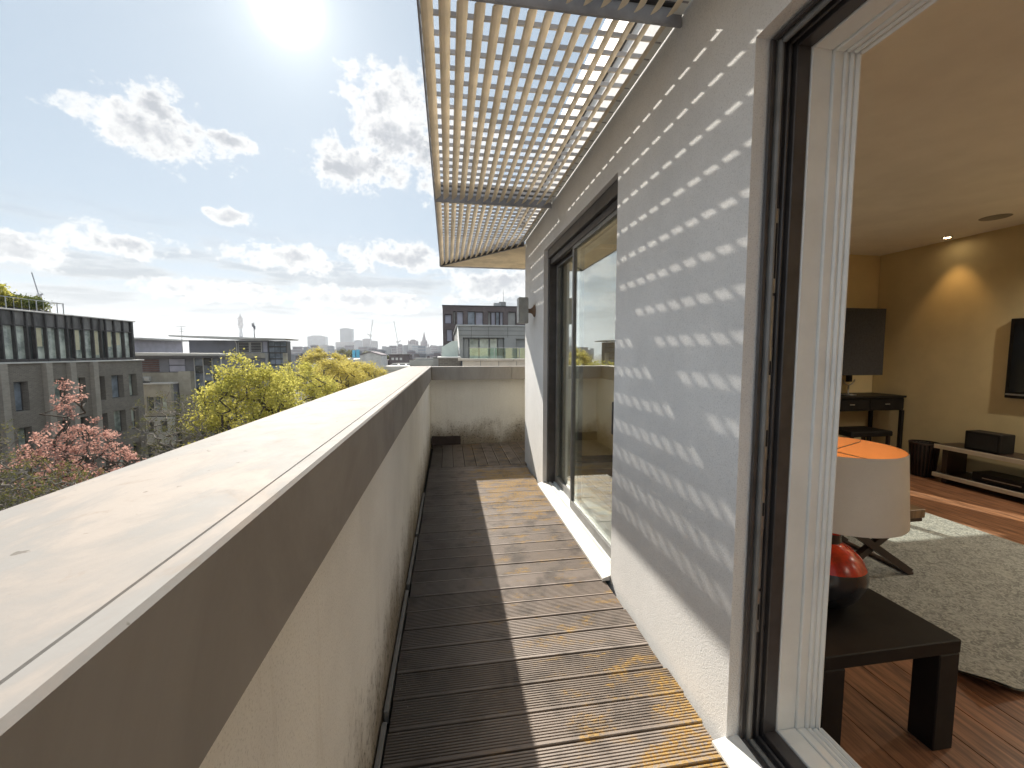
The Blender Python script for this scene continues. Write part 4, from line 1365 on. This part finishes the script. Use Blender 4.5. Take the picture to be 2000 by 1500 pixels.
while lowx < 866:
    w = r2.uniform(9, 20)
    yt = r2.uniform(684, 694)
    Yd = r2.uniform(230, 480)
    far_tower('street_house', 'grey house roof in the hazy middle distance', 'house', lowx, lowx + w, yt, Yd, r2.choice([M_FARB, M_FARP, M_BRICKR, M_FARB]), 5, 'middle distance roofs', cap=r2.random() < .6)
    lowx += w * r2.uniform(0.7, 1.05)

# round communications tower
p0 = on_y(471, 657, 2500)
sc_ = (on_y(471, 612, 2500).z - on_y(471, 657, 2500).z) / 45.0       # metres per photo row
zt = on_y(471, 612, 2500).z
cx = p0.x
t = thing('communications_tower', 'slender round communications tower with stacked drums and mast', 'tower', (cx, 2500, GROUND))
MB().lathe(cx, 2500, [(16, GROUND), (10, zt - 44 * sc_), (7, zt - 36 * sc_), (7, zt - 29 * sc_)], 20).build('shaft', M_FARG, t)
dr = [(5.2, -29, -26), (6.2, -25.5, -19), (5.4, -18.5, -12), (7.0, -11.5, -9), (4.4, -8.6, -6)]
for r_, a, b_ in dr:
    r_ = r_ * 2.2
    MB().lathe(cx, 2500, [(r_ * .6, zt + a * sc_), (r_, zt + (a + .4) * sc_), (r_, zt + (b_ - .4) * sc_), (r_ * .6, zt + b_ * sc_)], 20).build('drum', M_FARP, t)
MB().tube([(cx, 2500, zt - 6 * sc_), (cx, 2500, zt)], [4.5, 1.6], 8).build('mast', M_FARB, t)


def crane(xm, ym0, ym1, xj, yj, Yd, lab, xc=None, yc=None):
    """luffing crane: mast column xm from row ym0 (foot) to ym1, jib tip at (xj, yj)"""
    a, b_, j = on_y(xm, ym0, Yd), on_y(xm, ym1, Yd), on_y(xj, yj, Yd)
    s = Yd / 1800
    t = thing('tower_crane', lab, 'crane', (a.x, Yd, a.z - 60))
    MB().bar((a.x, Yd, a.z - 60), b_, 2.6 * s).build('mast', M_FARB, t)
    MB().bar(b_, j, 2.0 * s).build('jib', M_FARB, t)
    br = MB()
    L = (j - b_).length
    d = (j - b_).normalized()
    nrm = Vector((-d.z, 0, d.x)) if d.x < 0 else Vector((d.z, 0, -d.x))
    n = 9
    for k in range(n):
        q0, q1 = b_ + d * (L * k / n), b_ + d * (L * (k + 0.5) / n) + nrm * 3.0 * s
        q2 = b_ + d * (L * (k + 1) / n)
        br.bar(q0, q1, 0.7 * s).bar(q1, q2, 0.7 * s)
    br.build('jib_bracing', M_FARB, t)
    MB().box(b_.x - 6 * s, b_.x + 6 * s, Yd - 4 * s, Yd + 4 * s, b_.z - 5 * s, b_.z + 4 * s).build('cab', M_LEDGE, t)
    c = b_ + Vector(((-1 if j.x > b_.x else 1) * 13 * s, 0, 6 * s))
    MB().bar(b_, c, 4 * s).build('counterweight', M_FARB, t)
    MB().bar(c, b_ + Vector((0, 0, 18 * s)), 0.8 * s).build('tie', M_FARB, t)


crane(723.5, 664, 655, 728, 625, 1800, 'hazy luffing crane leaning right over the stepped block')
crane(777, 684, 668, 769.5, 627, 1750, 'hazy luffing crane leaning left before the gothic spires')
crane(76, 590, 577, 62, 532, 320, 'thin dark crane jib above the office roof garden')

# gothic terminus with clock spire
Yg = 1500
t = thing('gothic_station', 'hazy gothic brick terminus with clock spire and pinnacles', 'station', (on_y(820, 690, Yg).x, Yg, GROUND))


def gx(x, y):
    return on_y(x, y, Yg)


mpx = Yg / 800
b = MB()
a, b_ = gx(795, 680), gx(852, 680)
b.box(a.x, b_.x, Yg, Yg + 60, GROUND, a.z)
b.build('wall', M_FARP, t)
a, b_ = gx(799, 667), gx(815, 667)
MB().prism([(a.x, Yg - 2, GROUND), (b_.x, Yg - 2, GROUND), (b_.x, Yg - 2, a.z), ((a.x + b_.x) / 2 + 6, Yg - 2, a.z + 7), ((a.x + b_.x) / 2 - 6, Yg - 2, a.z + 7), (a.x, Yg - 2, a.z)], (0, 40, 0)).build('west_tower', M_FARP, t)
for xx, yt in ((798, 663), (803, 665), (811, 665), (816, 664), (822.5, 665), (833.5, 664), (842, 674), (836.5, 670)):
    p = gx(xx, yt)
    MB().lathe(p.x, Yg - 3, [(2.2, p.z - 24), (2.2, p.z - 9), (2.8, p.z - 8.5), (0.1, p.z)], 6).build('pinnacle', M_FARP, t)
p = gx(828, 646)
q = gx(828, 668)
MB().box(p.x - 8.5, p.x + 8.5, Yg - 6, Yg + 11, GROUND, q.z).build('clock_tower', M_FARP, t)
MB().lathe(p.x, Yg + 2, [(9.5, q.z), (7.0, q.z + 8), (4.0, q.z + 20), (0.2, p.z)], 8).build('spire', M_FARP, t)
MB().prism([(gx(836, 680).x, Yg - 1, gx(836, 680).z), (gx(850, 680).x, Yg - 1, gx(836, 680).z), (gx(843, 672).x, Yg - 1, gx(843, 673).z)], (0, 40, 0)).build('gable', M_FARP, t)

# ------------------------------------------------------------------ trees
M_BARK = mat('bark', (0.085, 0.068, 0.050), 0.9, 0.25, 3)
M_TWIG = mat('pale_twig', (0.23, 0.20, 0.165), 0.9, 0.2, 3)
L_YEL = leaf_mat('spring_leaf', (0.64, 0.58, 0.15), (0.47, 0.45, 0.10), 0.6)
L_YEL2 = leaf_mat('golden_leaf', (0.66, 0.56, 0.16), (0.50, 0.43, 0.11), 0.6)
L_PINK = leaf_mat('copper_leaf', (0.68, 0.42, 0.35), (0.50, 0.27, 0.22), 0.5)
L_GRN = leaf_mat('olive_leaf', (0.14, 0.15, 0.05), (0.22, 0.20, 0.07), 0.4)
L_HEDGE = leaf_mat('hedge_leaf', (0.09, 0.13, 0.05), (0.40, 0.36, 0.05), 0.4)


def skeleton(rg, base, fork_z, attr, step=0.7):
    nodes = [np.array(base, float)]
    par = [-1]
    h = fork_z - base[2]
    for k in range(1, 6):
        nodes.append(nodes[0] + np.array([rg.normal(0, .06) * k, rg.normal(0, .06) * k, h * k / 5]))
        par.append(len(nodes) - 2)
    order = np.argsort(np.linalg.norm(attr - nodes[-1], axis=1))
    tips = []
    for ai in order:
        A = attr[ai]
        P = np.array(nodes[5:])
        d = np.linalg.norm(P - A, axis=1) + 0.35 * np.maximum(0, P[:, 2] - A[2]) * 2
        j = int(np.argmin(d)) + 5
        L = np.linalg.norm(A - nodes[j])
        n = max(1, int(L / step))
        prev = j
        for q in range(1, n + 1):
            tt = q / n
            pt = nodes[j] * (1 - tt) + A * tt
            pt = pt + np.array([0, 0, 0.10 * L * math.sin(tt * math.pi)]) * -0.5 + (rg.normal(0, .05 * L / n, 3) if q < n else 0)
            nodes.append(pt)
            par.append(prev)
            prev = len(nodes) - 1
        tips.append(prev)
    cnt = np.zeros(len(nodes))
    for tip in tips:
        q = tip
        while q >= 0:
            cnt[q] += 1
            q = par[q]
    return nodes, par, cnt, tips


def wood(nodes, par, cnt, rmin, rk, name, m, parent):
    mb = MB()
    for i in range(1, len(nodes)):
        p = par[i]
        r0 = rmin + rk * math.sqrt(max(cnt[p] - 1, 0))
        r1 = rmin + rk * math.sqrt(max(cnt[i] - 1, 0))
        n = 7 if r1 > 0.08 else 4
        mb.tube([nodes[p], nodes[i]], [min(r0, r1 * 1.35), r1], n, cap=False)
    return mb.build(name, m, parent, smooth=True)


def leafquads(rg, centres, sig, n, smin, smax):
    c = centres[rg.integers(0, len(centres), n)] + rg.normal(0, 1, (n, 3)) * np.array(sig)
    a = rg.normal(0, 1, (n, 3))
    a /= np.linalg.norm(a, axis=1)[:, None]
    b = rg.normal(0, 1, (n, 3))
    b -= (b * a).sum(1)[:, None] * a
    b /= np.linalg.norm(b, axis=1)[:, None]
    s = rg.uniform(smin, smax, n)[:, None]
    a, b = a * s, b * s * 0.62
    return np.stack([c - a, c - b * 0.9 + a * 0.1, c + a, c + b * 0.9 + a * 0.1], axis=1)


def tree(name, label, cat, base, fork_z, lobes, n_attr, n_leaf, leaf, seed, rmin=0.020, rk=0.018, sig=0.36, size=(0.055, 0.125), bark=None, group=None):
    rg = np.random.default_rng(seed)
    t = thing(name, label, cat, base, group)
    at = []
    vol = np.array([l[3] * l[4] * l[5] for l in lobes])
    for l, w in zip(lobes, vol / vol.sum()):
        n = max(3, int(n_attr * w))
        d = rg.normal(0, 1, (n, 3))
        d /= np.linalg.norm(d, axis=1)[:, None]
        r = rg.uniform(0.12, 1.0, n)[:, None] ** 0.45
        at.append(np.array(l[:3]) + d * r * np.array(l[3:]))
    at = np.concatenate(at)
    nodes, par, cnt, tips = skeleton(rg, base, fork_z, at)
    wood(nodes, par, cnt, rmin, rk, 'trunk', bark or M_BARK, t)
    if n_leaf:
        N = np.array(nodes)
        thin = np.where((cnt <= 3) & (np.arange(len(N)) > 6))[0]
        quads('crown', leafquads(rg, N[thin], (sig, sig, sig * .8), n_leaf, *size), leaf, t)
    return t


def tx(x, y, Y):
    return tuple(on_y(x, y, Y))


G = GROUND
# street planes in new leaf
tree('plane_tree', 'large yellow green plane tree closest to the concrete building', 'tree', (-15.2, 34, G), -8.5,
     [(-15.6, 34, -3.7, 3.0, 3.0, 4.6), (-15.4, 34.5, -1.2, 1.6, 1.9, 2.7), (-13.4, 34, -3.2, 1.7, 2.0, 3.6), (-17.2, 33.5, -4.4, 1.6, 2, 3.2)], 330, 21000, L_YEL, 3)
tree('plane_tree', 'yellow green plane tree squeezed between the two bigger crowns', 'tree', (-14.0, 43, G), -8.0,
     [(-14.6, 43, -3.2, 2.4, 2.6, 3.8), (-12.6, 43.5, -4.2, 2.2, 2.4, 3.4)], 230, 15000, L_YEL, 5)
tree('plane_tree', 'golden plane tree with a dark forked trunk showing', 'tree', (-14.4, 56, G), -7.5,
     [(-14.6, 56, -2.9, 2.7, 2.7, 3.4), (-12.2, 56.5, -3.6, 2.3, 2.3, 3.2)], 230, 15000, L_YEL2, 8)
tree('plane_tree', 'rounded golden plane tree beside the white gabled house', 'tree', (-11.8, 66, G), -7.5,
     [(-12.2, 66, -3.2, 2.8, 2.6, 3.0), (-15.6, 67, -2.7, 2.4, 2.4, 3.1)], 200, 14000, L_YEL2, 12)
tree('street_tree', 'pale golden tree rising past the wing roof building', 'tree', (-23.6, 84, G), -6.5,
     [(-25.4, 84, -1.4, 3.0, 3, 3.6), (-21.2, 85, -2.0, 3.4, 3, 3.2), (-17.4, 86, -2.9, 2.8, 3, 2.8)], 240, 16000, L_YEL2, 14, size=(0.10, 0.18), sig=.4)
tree('park_tree', 'hazy olive tree in front of the slab tower', 'tree', (-66, 300, G), -9,
     [(-70, 300, -3.0, 9, 6, 6.5), (-56, 302, -4.0, 8, 6, 5.0)], 160, 9000, L_GRN, 15, rmin=.05, size=(0.35, 0.7), sig=1.0)
tree('park_tree', 'hazy olive tree next to the blue scaffold', 'tree', (-44, 260, G), -9,
     [(-46, 260, -4.0, 7, 5, 5.0), (-38, 262, -4.6, 5, 5, 4.2)], 140, 8000, L_GRN, 16, rmin=.05, size=(0.3, 0.6), sig=.9)
# copper blossom tree and bare trees on the near side of the street
tree('copper_tree', 'coppery pink tree in young leaf before the dark office', 'tree', (-17.6, 22, G), -9.0,
     [(-17.7, 22, -2.4, 1.0, 1.1, 2.6), (-17.1, 22.2, -4.2, 2.0, 1.8, 2.4), (-18.6, 21.8, -4.0, 1.4, 1.5, 1.8), (-15.9, 22.3, -4.8, 1.3, 1.5, 1.6)], 520, 8500, L_PINK, 4, rmin=0.010, rk=0.008, sig=0.12, size=(0.035, 0.08))
bare = [((-20.6, 20.5, G), [(-20.6, 20.5, -3.6, 2.2, 2.2, 3.0), (-18.6, 20.0, -5.4, 2.0, 2.0, 2.2)], 'bare twiggy tree crowding the copper tree by the office', 30),
        ((-18.3, 30, G), [(-18.3, 30, -3.6, 2.2, 2.2, 3.0), (-16.6, 29.5, -5.0, 2.0, 2.0, 2.4)], 'bare twiggy tree in front of the office end windows', 31),
        ((-19.8, 37, G), [(-20.2, 37, -4.6, 2.2, 2.2, 3.0), (-18.4, 37, -5.4, 2.0, 2.0, 2.6)], 'bare twiggy tree before the white brick wall', 32),
        ((-15.4, 17.5, G), [(-15.8, 17.5, -3.9, 1.9, 1.9, 1.8), (-14.2, 17.5, -4.2, 1.6, 1.6, 1.5)], 'bare pale branched tree lowest against the parapet edge', 33)]
for base, lobes, lab, sd_ in bare:
    tree('bare_tree', lab, 'tree', base, -9.5, lobes, 760, 3000, L_GRN, sd_, rmin=0.008, rk=0.006, sig=0.10, size=(0.03, 0.06), bark=M_TWIG)
# roof-garden planting on the office
rg = np.random.default_rng(9)
for k, (yc, h, lab) in enumerate(((24.5, 1.5, 'dark green roof hedge at the pavilion end'), (27.6, 1.55, 'clipped green and yellow roof hedge beside the railing'), (30.6, 1.6, 'yellow flowering shrub on the office roof garden'), (33.2, 1.0, 'low grey green shrub at the end of the roof hedge'))):
    cs = np.stack([rg.uniform(-29.8, -28.4, 260), yc + rg.uniform(-1.6, 1.6, 260), 4.3 + rg.uniform(0, 1, 260) ** .7 * h], axis=1)
    t = thing('roof_shrub', lab, 'shrub', (-29.1, yc, 4.24))
    quads('foliage', leafquads(rg, cs, (.16, .16, .12), 5200, 0.05, 0.11), L_YEL if k == 2 else L_HEDGE, t)
    MB().bev(-29.9, -28.3, yc - 1.5, yc + 1.5, 4.242, 4.5, 0.02).build('planter', M_FIN, t)

# ------------------------------------------------------------------ haze: the air over the city
hz = bpy.data.materials.new('city_haze')
hz.use_nodes = True
ht = hz.node_tree
ht.nodes.clear()
pvn = ht.nodes.new('ShaderNodeVolumePrincipled')
pvn.inputs['Color'].default_value = (0.90, 0.94, 1.0, 1)
pvn.inputs['Density'].default_value = 0.00018
pvn.inputs['Anisotropy'].default_value = 0.25
ht.links.new(pvn.outputs[0], ht.nodes.new('ShaderNodeOutputMaterial').inputs['Volume'])
h = MB().box(-5100, 5100, -5100, 5100, GROUND - 1, 240).build('haze', hz)
h['kind'] = 'stuff'
h['label'] = 'thin pale haze hanging over the city'
